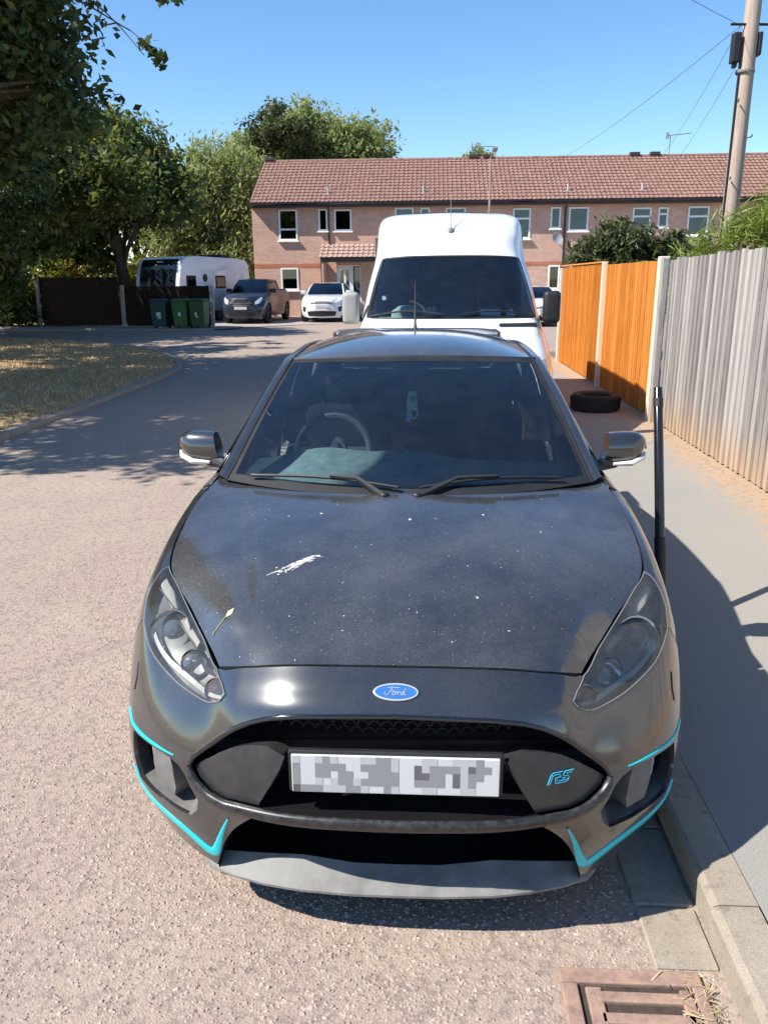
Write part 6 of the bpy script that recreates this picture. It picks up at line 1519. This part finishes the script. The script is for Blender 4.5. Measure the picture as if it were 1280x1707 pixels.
    for sg in (1, -1):
        rows_ = []
        for e in np.linspace(0, 1, 16):
            hi_ = np.array([wt_*.985, lerp(vt+.1, ve, e), zt-.1-.04*e*e]); lo2 = np.array([wb_*.985, lerp(vb+.3, rb, e), zb+.05*e]); rows_.append([(lo2+(hi_-lo2)*k)*np.array([sg, 1, 1]) for k in np.linspace(0, 1, 5)])
        v, f = grid_mesh(np.array(rows_)); obj('side_window', mesh('side_window', v, f, True), M_SIDEGL, r)
        MB().tube([(sg*(wb_-.0), vb+.22, zb), (sg*(lerp(wb_, wt_, .5)+.005), lerp(vb+.2, vt+.08, .5), lerp(zb, zt-.05, .5)+.02), (sg*(wt_), vt+.07, zt-.09), (sg*wt_, lerp(vt, ve, .5), zt-.085), (sg*wt_*.97, ve, zt-.11), (sg*wb_*.93, rb, zb+.1)], .038, 8).build('pillar', paint_m, r, smooth=True)
        MB().box(min(sg*.80*su, sg*1.03*su), max(sg*.80*su, sg*1.03*su), vb+.38, vb+.50, zb+.0, zb+.17).build('door_mirror', paint_m if kind == 'suv' else M_BLACK, r, bevel=.04, smooth=True)
        build_wheel(r, (.79*su*sg, .896*sv*(.93 if kind == 'pickup' else 1), RW), RW, .24, sg); build_wheel(r, (.79*su*sg, 3.545*sv, RW), RW, .24, sg)
    if kind == 'pickup':
        MB().box(-.72*su, .72*su, 3.1*sv, 4.1*sv, zb+.06, zb+.12).build('bed_cover', M_BLACK, r, bevel=.03)
        MB().tube([(-.6*su, 3.15*sv, zb+.1), (-.55*su, 3.05*sv, zt-.1), (.55*su, 3.05*sv, zt-.1), (.6*su, 3.15*sv, zb+.1)], .035, 8).build('roll_bar', M_BLACK, r)
    return r
M_BLUEDK = paint('dark_blue_paint', (.010, .016, .034), .35, dust=.02, coat=.35)
M_SILV = paint('white_suv_paint', (.62, .63, .64), .3, dust=.08, dustcol=(.4, .39, .37))
GP = 'cars parked in front of the terrace'
make_car('pickup_truck', 'dark blue pickup truck parked beside the wheelie bins', 'pickup', (-7.62, 33.0, 0), -.07, 1.06, 1.16, 1.05, 1.24, 1.82, M_BLUEDK, 'pickup', GP)
make_car('suv_car', 'white sport utility car with black grille by the front door', 'car', (-4.42, 33.9, 0), -.02, 1.08, 1.0, .93, 1.14, 1.64, M_SILV, 'suv', GP)
make_car('parked_car', 'pale car glimpsed between the white van and the orange fence', 'car', (4.35, 30.2, 0), .10, 1.0, 1.0, .80, 1.02, 1.46, M_WHITE2, 'suv', GP)

# ================================================================== CARAVAN
cv = thing('touring_caravan', 'white touring caravan with dark front window behind the low fence', 'caravan', (-11.25, 33.6, 0), -.33)
side_prof = [(.02, .62), (.0, .95), (.04, 1.3), (.12, 1.75), (.28, 2.3), (.45, 2.58), (.75, 2.70), (1.4, 2.74), (4.6, 2.70), (5.3, 2.62), (5.55, 2.4), (5.62, 1.6), (5.6, .55), (5.2, .45), (3.6, .45), (2.2, .45), (.3, .48)]
MB().prism(side_prof, -1.12, 1.12, 'x').build('shell', M_WHITE2, cv, bevel=.05, smooth=True, seg=3)
fr_ = []
for k in np.linspace(0, 1, 12):
    w_ = lerp(1.12, 2.60, k); v_ = np.interp(w_, [p[1] for p in side_prof[1:7]], [p[0] for p in side_prof[1:7]])-.022
    fr_.append([(q*.90, v_, w_) for q in np.linspace(-1, 1, 9)])
v, f = grid_mesh(np.array(fr_)); obj('front_panel', mesh('front_panel', v, f, True), simple('black_gloss_window', (.01, .014, .022), .08, coat=1, var=.1), cv)
for q in (-.3, .3): MB().box(q-.012, q+.012, .0, .35, 1.35, 2.2, Matrix.Rotation(0, 4, 'X')).build('window_bar', M_BLACK, cv)
MB().box(-.16, .16, .36, .39, 2.47, 2.52).build('maker_mark', M_PLATE, cv)
for y0, y1, z0, z1, nm in ((.55, 1.25, 1.35, 1.95, 'side_window'), (2.7, 3.5, 1.4, 1.95, 'side_window')):
    wf = MB().box(1.10, 1.135, y0, y1, z0, z1).build(nm, M_BLACK, cv, bevel=.02)
    MB().box(1.13, 1.142, y0+.08, y1-.08, z0+.08, z1-.08).build('pane', glass('caravan_pane', (.3, .33, .35), 1.6), wf)
MB().box(1.10, 1.13, 1.6, 2.2, .6, 2.25).build('door', M_WHITE, cv, bevel=.02)
MB().lathe([(.001, 0), (.16, 0), (.16, .02), (.001, .025)], 20, 'x', Matrix.Translation((1.128, 1.9, 1.85))).build('door_window', M_BLACK, cv)
MB().box(-.7, .7, 3.9, 4.6, 2.69, 2.86).build('roof_unit', M_BLACK, cv, bevel=.05)
for sg in (1, -1): build_wheel(cv, (1.0*sg, 2.95, .33), .33, .2, sg, rimmat=M_GREYPL)
MB().tube([(-.5, .3, .5), (0, -.9, .48)], .04, 8).tube([(.5, .3, .5), (0, -.9, .48)], .04, 8).tube([(0, -.85, .48), (0, -.85, .0)], .03, 8).build('drawbar', M_GREYPL, cv)

# glass faces look outwards
for o in list(bpy.data.objects):
    if o.type != 'MESH' or not o.data.materials or not o.data.materials[0] or 'glass' not in o.data.materials[0].name or o.name.startswith(('pane', 'door_glass', 'side_light')): continue
    me = o.data; bm = bmesh.new(); bm.from_mesh(me); c0 = Vector((0, 2.4, .9))
    if sum((f.calc_center_median()-c0).dot(f.normal)*f.calc_area() for f in bm.faces) < 0 and len(bm.faces) > 12:
        bmesh.ops.reverse_faces(bm, faces=bm.faces); bm.to_mesh(me)
    bm.free()
bpy.context.view_layer.update()
